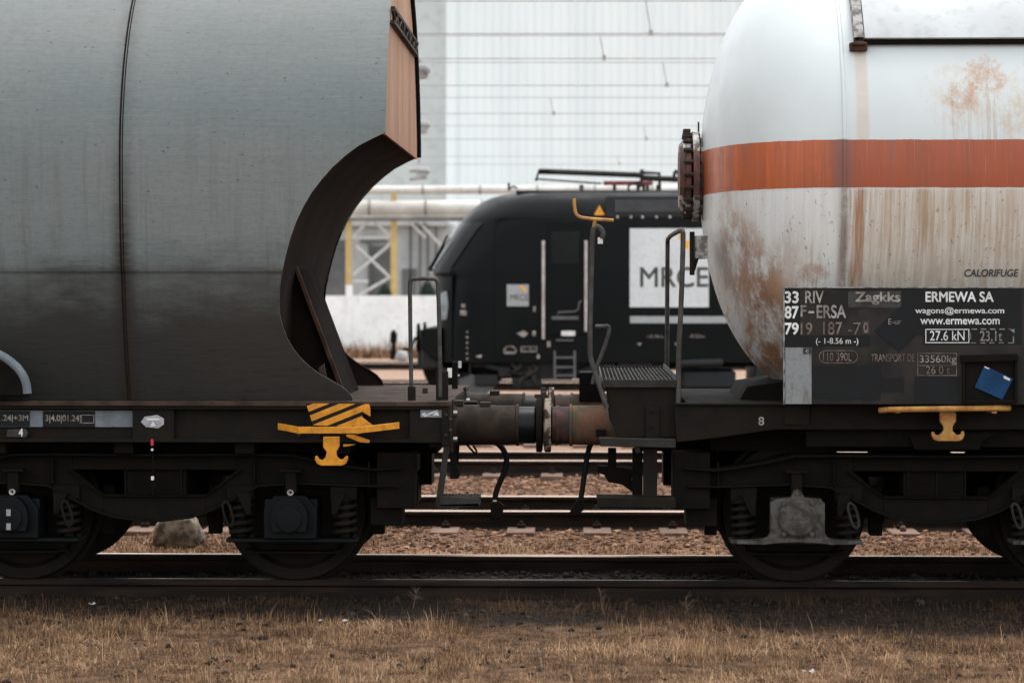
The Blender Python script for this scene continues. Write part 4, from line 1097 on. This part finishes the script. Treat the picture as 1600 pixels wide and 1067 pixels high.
# front corner pane
m = MB(); vs = []; lv = [(426, 674, .75), (415, 677, .8), (395, 688, .85), (375, 698.5, .9), (357, 709, .95), (347, 716, 1.0)]
for i, (py, px, r) in enumerate(lv):
    z = Z(py, LY, 750); xf_ = X(px, 42.2) - .012
    for t in np.linspace(.55, math.pi / 2, 6): vs.append((xf_ + r - r * math.sin(t), LY - .012 + r - r * math.cos(t), z))
    for t in np.linspace(0, 1.0, 6): vs.append((xf_ + r - r * math.cos(t), 86 - LY - r + r * math.sin(t), z))
m.add(vs, [(i * 12 + j, i * 12 + j + 1, (i + 1) * 12 + j + 1, (i + 1) * 12 + j) for i in range(len(lv) - 1) for j in range(11)])
m.build('windscreen', 'glass_dark', lo)
m = MB(); m.ptube([(671, 420, 42.3), (685, 396, 42.3), (699, 368, 42.3)], .02, 6); m.ptube([(674, 421, 42.0), (692, 388, 42.0), (697, 372, 42.0)], .016, 6); m.cyl(P(672, 420, 42.4), P(680, 424, 42.0), .04, 8); m.build('wiper', 'black_steel', lo)
m = MB(); m.pprism([(688, 459), (698, 454), (704, 494), (701, 500), (689, 501)], LY + .10, LY + .45); m.build('headlight', 'headlight', lo, bevel=.02)
m = MB(); m.pbox(851, 914, 346, 524, LY - .012, LY + .02); dr = m.build('cab_door', 'loco_black', lo, bevel=.01)
m = MB(); m.pbox(861, 905, 362, 413, LY - .02, LY - .013); m.build('door_window', 'glass_dark', dr, bevel=.02)
m = MB(); m.ptube([(872, 492, LY - .06), (872, 488, LY - .06), (898, 487, LY - .06), (904, 483, LY - .06), (905, 473, LY - .06), (909, 470, LY - .06)], .016, 8); m.pbox(862, 904, 494, 499.5, LY - .05, LY - .013); m.build('door_handle', 'loco_grey', dr)
m = MB(); m.pbox(877, 899, 517, 525, LY - .03, LY - .0125); m.build('door_step_light', 'white_mark', dr, bevel=.02)
m = MB(); m.pbox(869, 896, 530, 533, LY - .06, LY); m.build('step', 'loco_grey', lo)
for px in (849, 915.5):
    m = MB(); m.ptube([(px, 376, LY - .08), (px, 530 if px < 900 else 518, LY - .08)], .028, 10); m.ptube([(px, 381, LY - .08), (px, 381, LY)], .02, 6); m.ptube([(px, 512, LY - .08), (px, 512, LY)], .02, 6)
    m.build('handrail', 'chrome', lo)
m = MB(); m.pbox(984, 1107.5, 357, 480, LY - .012, LY); pl = m.build('lettered_panel', 'loco_panel', lo)
text('MRCE', (1000, 417, 1106.5, 449), LY - .014, 'black_mark', pl, .014)
m = MB(); m.pbox(1061, 1069, 363, 375, LY - .014, LY - .0125); m.pbox(1069.5, 1077, 376, 389, LY - .014, LY - .0125); m.pbox(1078, 1082, 390, 399, LY - .014, LY - .0125); m.split('yellow_emblem', 'warn_yellow', pl)
m = MB(); m.pbox(792, 826, 444.5, 478.5, LY - .012, LY); pl2 = m.build('lettered_panel', 'loco_panel_dim', lo)
text('MRCE', (797, 460, 825, 469.5), LY - .014, 'black_mark', pl2, 0)
m = MB(); m.pprism([(811, 447), (815, 445.5), (820, 450), (817, 453)], LY - .014, LY - .0125); m.pprism([(816, 453), (820, 450), (822, 456), (819, 456)], LY - .014, LY - .0125); m.split('yellow_emblem', 'warn_yellow', pl2)
m = MB(); m.pbox(984.5, 1300, 494, 505, LY - .010, LY); m.build('grey_stripe', 'loco_panel_dim', lo)
m = MB(); m.pprism([(936.5, 321), (944.5, 336), (928.5, 336)], LY - .02, LY + .02); tr = m.build('warning_triangle', 'warn_yellow', lo)
m = MB(); m.pprism([(937.5, 326), (935.2, 331), (936.6, 331), (935.6, 334.5), (938.6, 329.6), (937, 329.6)], LY - .023, LY - .021); m.build('symbol', 'black_mark', tr)
# small signs on the flank
for s_, bx_ in (('-18.98m-', (1010, 523, 1038, 528)), ('-9.50m-', (1077, 522, 1102, 528))): text(s_, bx_, LY - .004, 'faded_mark', lo, .0)
m = MB()
for a, b, c, d in ((721, 475, 727, 481), (719, 485, 729, 493), (833, 479, 837, 487), (832, 517, 837, 525), (855, 533, 860, 542), (839, 553, 843, 560), (856, 456, 860, 470), (855, 476, 860, 486)): m.pbox(a, c, b, d, LY - .006, LY + .05)
m.pprism([(807, 521), (818, 516), (826, 521), (818, 527)], LY - .006, LY); m.pprism([(995, 536), (1003, 536), (999, 541)], LY - .006, LY); m.pprism([(1054, 536), (1060, 536), (1057, 541)], LY - .006, LY)
m.pprism([(743, 556), (753, 554), (752, 559), (746, 558)], LY - .006, LY)
for i in range(6): m.pbox(728.5, 731.5, 517 + i * 8.4, 520 + i * 8.4, LY - .006, LY + .05)
m.split('small_sign', 'faded_mark', lo)
m = MB()
for k_ in range(9):
    a = math.pi * (k_ / 8 * 1.3 - .15); m.pprism([(797 - 9 * math.cos(a) - 1.3, 548 - 7 * math.sin(a) - 1.3), (797 - 9 * math.cos(a) + 1.3, 548 - 7 * math.sin(a) - 1.3), (797 - 9 * math.cos(a) + 1.3, 548 - 7 * math.sin(a) + 1.3), (797 - 9 * math.cos(a) - 1.3, 548 - 7 * math.sin(a) + 1.3)], LY - .006, LY)
m.pbox(791, 804, 549, 553, LY - .006, LY); m.build('round_emblem', 'faded_mark', lo)
frame_lines(814, 541, 839, 550, LY - .006, 1.2, 'faded_mark', lo)
text('C Bo', (817, 543, 836, 548), LY - .006, 'faded_mark', lo)
# roof louvres
m = MB(); m.pbox(946, 1400, 306, 340, LY - .02, LY + .35); gr = m.build('roof_grille', 'loco_roof', lo, bevel=.02)
m = MB()
for i in range(40): m.pbox(962 + i * 4.6, 964.2 + i * 4.6, 312, 331, LY - .035, LY - .021)
m.split('louvre', 'loco_grey', gr)
m = MB()
for px in (986, 1004, 1047, 1026, 965): m.pbox(px - 1.5, px + 1.5, 337, 341, LY - .04, LY - .021)
m.split('grille_bolt', 'chrome', gr)
# pantograph, folded
m = MB()
m.ptube([(842, 268, 42.6), (900, 270, 42.6), (1003, 274, 42.6)], .05, 8); m.ptube([(842, 268, 43.4), (1003, 275, 43.4)], .035, 8)
m.ptube([(838, 281, 42.4), (842, 267, 42.5), (858, 266, 42.5)], .022, 6); m.ptube([(839, 280, 43), (940, 287, 43)], .018, 6); m.ptube([(838, 281, 42.4), (838, 281, 43.6)], .03, 6)
m.pbox(1000, 1006, 265, 292, 42.8, 43.0); m.ptube([(1003, 270, 42.9), (1030, 271, 42.9), (1031, 300, 42.9)], .03, 8); m.ptube([(1003, 278, 42.9), (1090, 282, 42.9)], .05, 8); m.ptube([(1054, 285, 42.8), (1053, 272, 42.8), (1057, 266, 42.8), (1062, 274, 42.8)], .03, 8, 1)
m.build('pantograph', 'grey_steel', lo)
m = MB(); m.pbox(943, 1020, 283, 289.5, 42.5, 42.6); m.pbox(943, 1020, 283, 289.5, 43.4, 43.5); m.split('insulator_frame', 'red_insulator', lo, bevel=.01)
m = MB()
for px in (960, 997, 1028): m.pbox(px - 2.5, px + 3, 289, 301, 42.5, 42.7)
m.ptube([(984, 300, 42.4), (980, 292, 42.4), (990, 286, 42.4), (1004, 284, 42.4)], .022, 6, 1); m.ptube([(1006, 300, 42.4), (1006, 288, 42.4)], .03, 6); m.ptube([(1012, 300, 42.4), (1012, 288, 42.4)], .03, 6)
m.split('pantograph_support', 'loco_roof', lo)
m = MB(); m.pbox(793, 797, 286, 298, 42.9, 43.0); m.ptube([(797, 294, 43), (803, 291, 43), (808, 295, 43)], .02, 6); m.pbox(905, 912, 289, 299, 43, 43.2); m.build('antenna', 'loco_grey', lo)
# front end, buffers, plough, bogies
m = MB(); m.pprism([(655, 516), (668, 512), (690, 512), (690, 566), (672, 558), (658, 545)], LY + .1, 44.3); m.pprism([(680, 558), (735, 560), (735, 585), (715, 592), (690, 575)], LY + .15, 44.3); m.build('buffer_beam', 'loco_black', lo, bevel=.03)
for yb in (42.2, 43.9):
    m = MB(); m.lathe([(0, .25), (.04, .26), (.06, .12), (.45, .12)], (X(652, 42.2), yb, 1.05), 'x', 24); m.build('buffer', 'black_steel', lo)
m = MB(); m.ptube([(650, 527, 43), (640, 545, 43), (628, 546, 43)], .03, 6); m.build('coupling', 'black_steel', lo)
m = MB(); m.pprism([(716, 588), (735, 584), (778, 600), (760, 616), (718, 615)], LY + .2, 44.2); m.build('snow_plough', 'loco_grey', lo)
def loco_bogie(pxc):
    bx = X(pxc, 42)
    m = MB(); m.box(bx - 2.1, bx + 2.1, LY + .25, LY + .40, .55, .85); m.box(bx - .5, bx + .5, LY + .2, LY + .4, .35, .85); m.box(bx - 2.2, bx + 2.2, 42.1, 43.9, .5, .98)
    for s in (-1, 1): m.box(bx + s * 1.5 - .25, bx + s * 1.5 + .25, LY + .15, LY + .3, .45, .80); m.tube([(bx + s * 1.0, LY + .2, .6), (bx + s * .3, LY + .2, .42)], .07, 8)
    b_ = m.build('bogie', 'loco_roof', lo, bevel=.02)
    for s in (-1, 1):
        for y_ in (42.2, 43.75):
            if s < 0 and y_ < 43:
                m = MB(); m.lathe([(0, .05), (0, .2), (.03, .5), (0, .62), (.14, .64), (.14, .05)], (bx - 1.5, y_, .625), 'y', 40); w0 = m.build('wheel', 'wheel_steel', b_)
            else: copy_part(w0, dx=(1.5 + s * 1.5), dy=y_ - 42.2)
loco_bogie(850); loco_bogie(1740)
m = MB(); m.pprism([(733, 560), (1200, 560), (1200, 572), (960, 576), (905, 592), (760, 592), (738, 578)], LY + .35, 44.0); m.build('underframe', 'black_steel', lo)
m = MB()
for a, b, c, d in ((742, 585, 778, 603), (778, 572, 800, 590), (800, 590, 846, 606), (905, 575, 940, 603), (940, 566, 962, 590)): m.pbox(a, c, b, d, LY + .12, LY + .5)
m.split('axle_cover', 'loco_roof', lo, bevel=.03)
m = MB()
for i in range(9):
    a, b = random.uniform(795, 848), random.uniform(562, 596); m.ptube([(a, b, LY + .1), (a + random.uniform(-8, 8), b + 6, LY + .05), (a + random.uniform(-14, 14), b + random.uniform(8, 20), LY + .08)], random.uniform(.018, .04), 7, 1)
m.split('sand_pipe', 'grey_steel', lo)
m = MB(); m.pbox(865, 868.5, 548, 592, LY - .04, LY); m.pbox(896, 900, 548, 592, LY - .04, LY)
for y_ in (557, 572, 585): m.pbox(868.5, 896, y_, y_ + 3, LY - .04, LY)
m.build('cab_ladder', 'loco_grey', lo)
m = MB(); m.pbox(965, 1020, 562, 605, LY + .1, 44); m.pbox(1068, 1150, 580, 606, LY + .1, 44); m.pbox(1180, 1300, 565, 610, LY + .1, 44); m.ptube([(1060, 568, LY), (1130, 566, LY)], .07, 8); m.pbox(1090, 1108, 562, 572, LY - .05, LY + .1)
m.split('equipment_box', 'loco_roof', lo, bevel=.03)

# ================================================================== BACKGROUND
wh = thing('warehouse', 'tall white building with ribbed metal cladding behind the overhead wires', 'building', (X(1000, 95), 100, -.17))
m = MB(); xa_ = X(706, 95); pts = []
n_ = 150
for i in range(n_):
    x_ = xa_ + i * .33; pts += [(x_, 95), (x_ + .22, 95), (x_ + .24, 95.035), (x_ + .31, 95.035)]
pts += [(xa_ + n_ * .33, 95), (xa_ + n_ * .33, 120), (xa_, 120)]
vs = [(a, b, -.2) for a, b in pts] + [(a, b, 22) for a, b in pts]; k = len(pts)
m.add(vs, [(i, (i + 1) % k, (i + 1) % k + k, i + k) for i in range(k)] + [list(range(k))[::-1], list(range(k, 2 * k))])
m.build('wall', 'white_siding', wh, ang=10)
m = MB(); m.box(xa_ - .15, xa_ + n_ * .33 + .2, 94.85, 120.2, 22.002, 22.4); m.build('roof', 'wall_grey', wh)
m = MB(); m.tube([(xa_ - .02, 94.9, -.2), (xa_ - .02, 94.9, 22)], .2, 12); m.build('corner_trim', 'white_siding', wh)
an = thing('annex_building', 'pale grey plain building set back left of the ribbed white one', 'building', (X(600, 104), 110, -.17))
m = MB(); m.box(X(250, 104), xa_ - .6, 104, 120, -.2, 24); m.build('wall', 'wall_grey', an)
m = MB(); m.box(X(245, 104), xa_ - .55, 103.8, 120.2, 24.002, 24.4); m.build('roof', 'wall_grey', an)
sh_ = thing('machine_shed', 'low grey louvred shed with dark openings behind the concrete fence', 'shed', (X(600, 90), 92, -.17))
m = MB(); m.pbox(470, 705, 352, 480, 90, 94); m.build('wall', 'shed_grey', sh_)
m = MB(); m.pprism([(465, 353), (700, 353), (700, 347), (465, 347)], 89.7, 94.3); m.build('roof', 'shed_grey', sh_)
m = MB(); m.pbox(505, 543, 375, 480, 89.9, 90); m.pbox(628, 650, 420, 470, 89.9, 90); m.pbox(563, 605, 372, 379, 89.9, 90); m.split('opening', 'shed_dark', sh_)
m = MB(); m.pbox(575, 579, 379, 470, 89.85, 90); m.pbox(646, 666, 348, 352, 89.5, 90)
for px in (640, 655, 667, 680): m.pbox(px, px + 2.5, 352, 470, 89.9, 90)
m.split('downpipe', 'shed_dark', sh_)
m = MB()
for i in range(22): m.pbox(580, 612, 384 + i * 4, 385.6 + i * 4, 89.88, 90)
m.split('louvre', 'shed_dark', sh_)
pb = thing('pipe_bridge', 'pipe bridge carrying two long cream pipes on yellow columns with white bracing', 'pipe bridge', (X(600, 82), 82, -.17))
for a, t, u, mats in ((80.5, 290, 303, ('pipe_cream',)), (82, 313, 340, ('pipe_cream',))):
    zc = (Z(t, a) + Z(u, a)) / 2; r = (Z(t, a) - Z(u, a)) / 2
    m = MB(); m.mi = 0; m.cyl((-30, a, zc), (30, a, zc), r, 24)
    m.mi = 1
    for i in range(-14, 14): m.cyl((i * 1.9 + .4, a, zc), (i * 1.9 + .46, a, zc), r + .025, 24)
    m.build('pipe', ['pipe_cream', 'pipe_grey'], pb)
m = MB(); m.cyl((-30, 81.2, Z(341, 81.2)), (30, 81.2, Z(341, 81.2)), .10, 12); m.build('pipe', 'pipe_grey', pb)
for px in (545, 615.5, 1250):
    m = MB(); m.box(X(px, 82) - .1, X(px, 82) + .1, 81.9, 82.1, -.2, Z(292, 82)); m.build('column', 'column_yellow', pb)
m = MB()
for a, b, c, d in ((550, 372, 580, 341), (580, 341, 612, 372), (551, 372, 612, 372), (552, 430, 612, 380), (556, 384, 612, 436), (560, 462, 612, 432), (550, 440, 575, 440), (640, 347, 665, 372), (655, 347, 690, 385)):
    m.tube([P(a, b, 82), P(c, d, 82)], .055, 6)
m.split('brace', 'steel_white', pb)
fe = thing('concrete_fence', 'white concrete panel fence beyond the tracks, seen through the arch of the wagon end', 'fence', (X(600, 75), 75, -.2))
m = MB(); zt = Z(462, 75); zj = Z(487, 75)
m.box(-22, 22, 75, 75.12, -.3, zj - .01); m.box(-22, 22, 75.004, 75.115, zj - .012, zj + .012); m.box(-22, 22, 75, 75.12, zj + .012, zt); m.build('panel', 'concrete_white', fe)
m = MB()
m.box(-.09, .09, 74.94, 75.2, -.3, zt + .33); o = m.build('post', 'concrete_white', fe); xo = o.location.x
o.location.x += X(545, 75); WL[o].x += X(545, 75)
for k_ in (1, 2, 3, 4, 5): copy_part(o, dx=2.95 * k_)
copy_part(o, dx=-2.95)

def conifer(px, py0, h_, label):
    x_ = X(px, 77); t = thing('conifer_tree', label, 'tree', (x_, 77, -.2), 'small conifers behind the concrete fence')
    top = Z(py0, 77)
    m = MB(); m.tube([(x_, 77, -.2), (x_, 77, top - .1)], [.06, .015], 8); m.build('trunk', 'bark', t)
    m = MB(); r0 = random.Random(px)
    for i in range(2600):
        f = r0.random() ** .6 * 1.3; z = top - f; w = .02 + f * h_
        a = r0.uniform(0, 6.283); rr = w * math.sqrt(r0.random())
        c = Vector((x_ + rr * math.cos(a), 77 + rr * math.sin(a), z)); d = Vector((math.cos(a), math.sin(a), -.45)) * .15; s_ = Vector((-math.sin(a), math.cos(a), 0)) * .05
        m.add([c - s_, c + s_, c + d], [(0, 1, 2)])
    m.build('crown', 'conifer', t, fix=False)
conifer(668, 437, .55, 'dark conifer tip over the concrete fence, just left of the locomotive front')
conifer(601, 443, .5, 'dark conifer tip over the concrete fence, beside the right yellow column')
sg = thing('ground_signal', 'small dark dwarf signal on a post before the concrete fence', 'signal', (X(615, 66), 66, -.17))
m = MB(); m.ptube([(615, 562, 66), (615, 535, 66)], .05, 8); m.pbox(610, 619, 548, 562, 65.9, 66.1); m.build('post', 'black_steel', sg)
m = MB(); m.pprism([(610, 520), (614, 515), (617, 517), (620, 523), (619, 536), (609, 536)], 65.9, 66.15); m.build('signal_head', 'black_steel', sg)
def stone(name, mat_, px, py, Y, rx, ry, rz, seed, n=3, rough=.18, flat=0):
    b = bmesh.new(); bmesh.ops.create_icosphere(b, subdivisions=n, radius=1)
    p = P(px, py, Y)
    for v in b.verts:
        k = 1 + rough * mnoise.noise(v.co * 1.3 + Vector((seed, seed, 0))) + rough * .4 * mnoise.noise(v.co * 4 + Vector((seed, 0, 0)))
        c = v.co * k
        c = Vector([math.copysign(abs(q) ** (.55 if name == 'boulder' else .72), q) for q in c])
        v.co = Vector((c.x * rx * (1 - .18 * c.z), c.y * ry, c.z * rz))
    m = MB(); m.add([v.co + p for v in b.verts], [[v.index for v in f.verts] for f in b.faces]); b.free()
    return m.build(name, mat_, ang=50, fix=False)
tag(stone('boulder', 'rock', 279, 830, 19.75, .185, .15, .135, 3, 4, .30), 'squarish grey brown boulder in dry grass beneath the hopper wagon', 'boulder')
tag(stone('stone', 'paper_white', 628, 556, 64, .17, .12, .14, 5), 'white painted stone at the foot of the dwarf signal', 'stone')
tag(stone('stone', 'paper_white', 1372, 834, 19.3, .022, .02, .016, 8, 2), 'tiny white stone left of two pinkish stones beneath the tank wagon', 'stone')
tag(stone('stone', 'sleeper', 1381, 840, 19.1, .025, .02, .018, 9, 2), 'small pale pink stone right below a tiny white stone', 'stone')
tag(stone('stone', 'sleeper', 1411, 826, 19.8, .028, .02, .024, 10, 2), 'brownish pink stone beneath the tank wagon, farther back than the pale one', 'stone')

# overhead lines, one per track
WIR = [(34.2, 53, 2, (1017,)), (38.2, 92, 56, (944,)), (43, 134, 98, (1042,)), (50.4, 178, 153, (865,)), (57, 218, 197, (1010,)), (68, 257, 245, (968,))]
for i, (Y, c_, ms, dr_) in enumerate(WIR):
    nm = ['highest overhead wire pair, at the top edge of the picture', 'second overhead wire pair from the top', 'third overhead wire pair from the top, above the locomotive', 'fourth overhead wire pair from the top', 'fifth overhead wire pair from the top', 'lowest overhead wire pair, just above the folded pantograph'][i]
    t = thing('overhead_line', nm, 'overhead wire', (0, Y, Z(c_, Y)), 'overhead wires before the white building')
    for py, r in ((c_, .009), (ms, .008)):
        z = Z(py, Y); m = MB(); m.tube([(-25, Y, z + .10), (-8, Y, z + .02), (0, Y, z), (8, Y, z - .02), (25, Y, z + .05)], r, 6); m.build('contact_wire' if py == c_ else 'carrier_wire', 'wire', t)
    for d in dr_:
        x_ = X(d, Y); m = MB(); m.tube([(x_ - .07, Y, Z(ms, Y)), (x_, Y, Z(c_, Y))], .009, 6); m.box(x_ - .03, x_ + .03, Y - .03, Y + .03, Z(c_, Y) - .03, Z(c_, Y) + .05); m.build('dropper', 'wire', t)
    if i in (1, 3, 4):
        py = {1: 110, 3: 196, 4: 268}[i]; m = MB()
        m.ptube([(640, py - 2, Y), (672, py, Y)], .05, 8); m.ptube([(640, py + 12, Y), (667, py + 9, Y)], .045, 8)
        for k_ in range(4): m.cyl(P(652 + k_ * 5, py, Y), P(654 + k_ * 5, py, Y), .10, 10)
        m.ptube([(655, py - 12, Y), (655, c_, Y)], .03, 6); m.build('insulator', 'wire', t)

# ================================================================== GROUND COVER
def scatter_mesh(name, V, Fc, tone, mat_):
    me = bpy.data.meshes.new(name); me.from_pydata(V.tolist(), [], Fc)
    at = me.attributes.new('tone', 'FLOAT', 'POINT'); at.data.foreach_set('value', tone.astype(np.float32))
    me.materials.append(M[mat_])
    ob = bpy.data.objects.new(name, me); C.objects.link(ob); return kind(ob, 'stuff')
def edge(x, y):  # near limit of the wagons' shade, where the painted darkening starts
    nz = mnoise.noise(Vector((x * 1.1, y * 1.6, 2))) + .6 * mnoise.noise(Vector((x * 4.1, y * 3, 6)))
    e = 14.85 - .13 * x + .22 * nz
    return min(1, max(0, (y - e) / .30 + .5))
def grass(name, n, x0, x1, y0, y1, lmin, lmax, dens, w=.0016, lean=(.5, 1.35)):
    """dry blades standing or lying on the ground; dens(x, y) in 0..1 keeps a blade"""
    pts = []
    while len(pts) < n:
        x, y = rng.uniform(x0, x1), rng.uniform(y0, y1)
        if rng.random() < dens(x, y): pts.append((x, y, gz(x, y)))
    B = np.array(pts); n = len(B)
    shade_dirt = np.array([edge(p[0], p[1]) for p in pts]) if 12 < y0 < 16 else np.zeros(n)   # wagon shade and oily dirt painted in beside the rail
    cl = np.array([.6 * mnoise.noise(Vector((p[0] * 1.2, p[1] * 1.9, 9))) + .6 * mnoise.noise(Vector((p[0] * 6, p[1] * 7, 19))) for p in pts])
    ang = rng.uniform(0, 2 * math.pi, n); L = (1 - .30 * shade_dirt) * rng.uniform(lmin, lmax, n) * (1 + .9 * cl) * np.exp(rng.normal(0, .25, n))
    ln = rng.uniform(*lean, n)
    d = np.stack([np.cos(ang), np.sin(ang), np.zeros(n)], 1); side = np.stack([-np.sin(ang), np.cos(ang), np.zeros(n)], 1) * (w * rng.uniform(.6, 1.5, n))[:, None]
    up = np.array([0, 0, 1.0])
    mid = B + (d * np.sin(ln * .7)[:, None] + up * np.cos(ln * .7)[:, None]) * (L * .55)[:, None]
    tip = mid + (d * np.sin(ln * 1.2)[:, None] + up * np.cos(ln * 1.2)[:, None]) * (L * .45)[:, None]
    B = B - up * .005
    V = np.stack([B - side, B + side, mid + side * .8, mid - side * .8, tip], 1).reshape(-1, 3)
    Fc = []
    for i in range(n):
        k = i * 5; Fc.append((k, k + 1, k + 2, k + 3)); Fc.append((k + 3, k + 2, k + 4))
    t = np.clip((.43 + .80 * cl + rng.normal(0, .32, n)) * (1 - .74 * shade_dirt), 0, 1)
    return scatter_mesh(name, V, Fc, np.repeat(t, 5), 'dry_grass')
def dens_front(x, y):
    nz = mnoise.noise(Vector((x * 1.1, y * 1.6, 2))); n2 = mnoise.noise(Vector((x * 3.7, y * 5, 8)))
    n3 = mnoise.noise(Vector((x * 9, y * 11, 12)))
    return max(.03, (1 - .35 * edge(x, y)) * (.42 + .5 * nz + .65 * n2 + .5 * n3))
grass('dry_grass', 95000, -3.9, 3.5, 12.7, 15.92, .02, .075, dens_front, .0010, (1.1, 1.64))
grass('dry_grass', 16000, -3.9, 3.5, 12.7, 15.8, .03, .11, lambda x, y: max(.02, dens_front(x, y) * (.15 + mnoise.noise(Vector((x * 2, y * 2, 4))))), .0011, (.15, 1.1))
def dens_back(x, y): return max(.03, .55 + .9 * mnoise.noise(Vector((x * 1.3, y * 1.3, 5))) - (.45 if y > 19.2 and x > -2.2 else 0))
grass('dry_grass', 30000, -4.8, 4.4, 17.7, 20.4, .03, .08, dens_back, .0022)
grass('fence_grass', 2500, -9, -3, 72, 74.8, .1, .5, lambda x, y: .7, .012, (.1, .6))

ico = bmesh.new(); bmesh.ops.create_icosphere(ico, subdivisions=1, radius=1)
IV = np.array([v.co for v in ico.verts]); IF = [[v.index for v in f.verts] for f in ico.faces]; ico.free()
def stones(name, n, x0, x1, y0, y1, r0, r1, mat_, dens):
    V = []; Fc = []; T = []; k = 0
    while k < n:
        x, y = rng.uniform(x0, x1), rng.uniform(y0, y1)
        if rng.random() > dens(x, y): continue
        r = rng.uniform(r0, r1) * rng.uniform(.6, 1.2); q = IV * rng.uniform(.65, 1.25, (12, 1)) * np.array([r * rng.uniform(.8, 1.4), r * rng.uniform(.8, 1.3), r * rng.uniform(.55, .9)])
        a = rng.uniform(0, 6.28); ca, sa = math.cos(a), math.sin(a)
        q = np.stack([q[:, 0] * ca - q[:, 1] * sa + x, q[:, 0] * sa + q[:, 1] * ca + y, q[:, 2] + gz(x, y) + r * .25], 1)
        V.append(q); o = k * 12; Fc += [[i + o for i in f] for f in IF]; T.append(np.full(12, np.clip(rng.normal(.45, .25), 0, 1))); k += 1
    return scatter_mesh(name, np.concatenate(V), Fc, np.concatenate(T), mat_)
stones('ballast_stones', 15000, -3.6, 4.2, 19.0, 27.3, .011, .027, 'stones', lambda x, y: 1 if (19.6 < y < 24.2 or y > 25.2) else .35)
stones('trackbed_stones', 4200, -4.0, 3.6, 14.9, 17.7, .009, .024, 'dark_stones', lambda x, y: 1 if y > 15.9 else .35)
stones('soil_clods', 260, -3.8, 3.4, 12.8, 15.2, .008, .026, 'dark_stones', lambda x, y: 1)

def weed(px, py, Y, hgt, seed, label):
    r0 = random.Random(seed); p = P(px, py, Y); z0 = gz(p.x, Y); m = MB()
    top = Vector((p.x + r0.uniform(-.05, .05), Y + r0.uniform(-.03, .03), z0 + hgt))
    base = Vector((p.x, Y, z0 - .01)); mid = (base + top) / 2 + Vector((r0.uniform(-.02, .02), 0, 0))
    m.tube([base, mid, top], [.0032, .0026, .0012], 5)
    for i in range(9):
        f = r0.uniform(.3, .95); a = base.lerp(top, f); b = a + Vector((r0.uniform(-.05, .05), r0.uniform(-.04, .04), r0.uniform(.015, .05)))
        m.tube([a, b], [.0016, .0009], 4)
    tag(m.build('dry_weed', 'weed', origin=(p.x, Y, z0)), label, 'weed', 'dead weed stalks in the foreground')
weed(850, 1040, 13.35, .25, 1, 'dead weed stalk at the lower edge, just left of the tallest stalk')
weed(888, 1035, 13.45, .34, 2, 'tallest dead weed stalk, rising from the dry grass at the lower edge')
weed(944, 945, 15.3, .16, 3, 'dead weed stalk against the dark strip before the rail, left of the coupling steps')
weed(1077, 948, 15.25, .13, 4, 'short dead weed stalk in front of the near rail, below the bogie end')
weed(835, 1045, 13.2, .17, 5, 'short leaning dead weed stalk, leftmost of the three at the lower edge')
weed(645, 930, 15.6, .13, 6, 'dead weed stalk beside the near rail, right of the hopper wagon wheel')
def scrap(px, py, Y, w, seed, label):
    r0 = random.Random(seed); p = P(px, py, Y); z = gz(p.x, Y) + .012; m = MB(); g = []
    for j in range(3):
        for i in range(3): g.append((p.x + (i - 1) * w / 2 + r0.uniform(-.2, .2) * w, Y + (j - 1) * w / 2, z + r0.uniform(0, .5) * w))
    m.add(g, [(j * 3 + i, j * 3 + i + 1, j * 3 + i + 4, j * 3 + i + 3) for j in range(2) for i in range(2)])
    tag(m.build('paper_scrap', 'paper_white', solid=.002), label, 'litter', 'white scraps on the ground')
scrap(144, 933, 15.6, .035, 1, 'small white scrap in the dark strip below the leftmost wheel')
scrap(538, 959, 15.0, .03, 2, 'small white scrap at the edge of the shade, below the hopper wagon wheel')
scrap(1263, 1051, 13.2, .05, 3, 'small white scrap in the dry grass at the lower edge')
scrap(500, 957, 15.05, .02, 4, 'tiny white scrap, just left of a bigger one below the hopper wagon')
print('objects', len(bpy.data.objects))
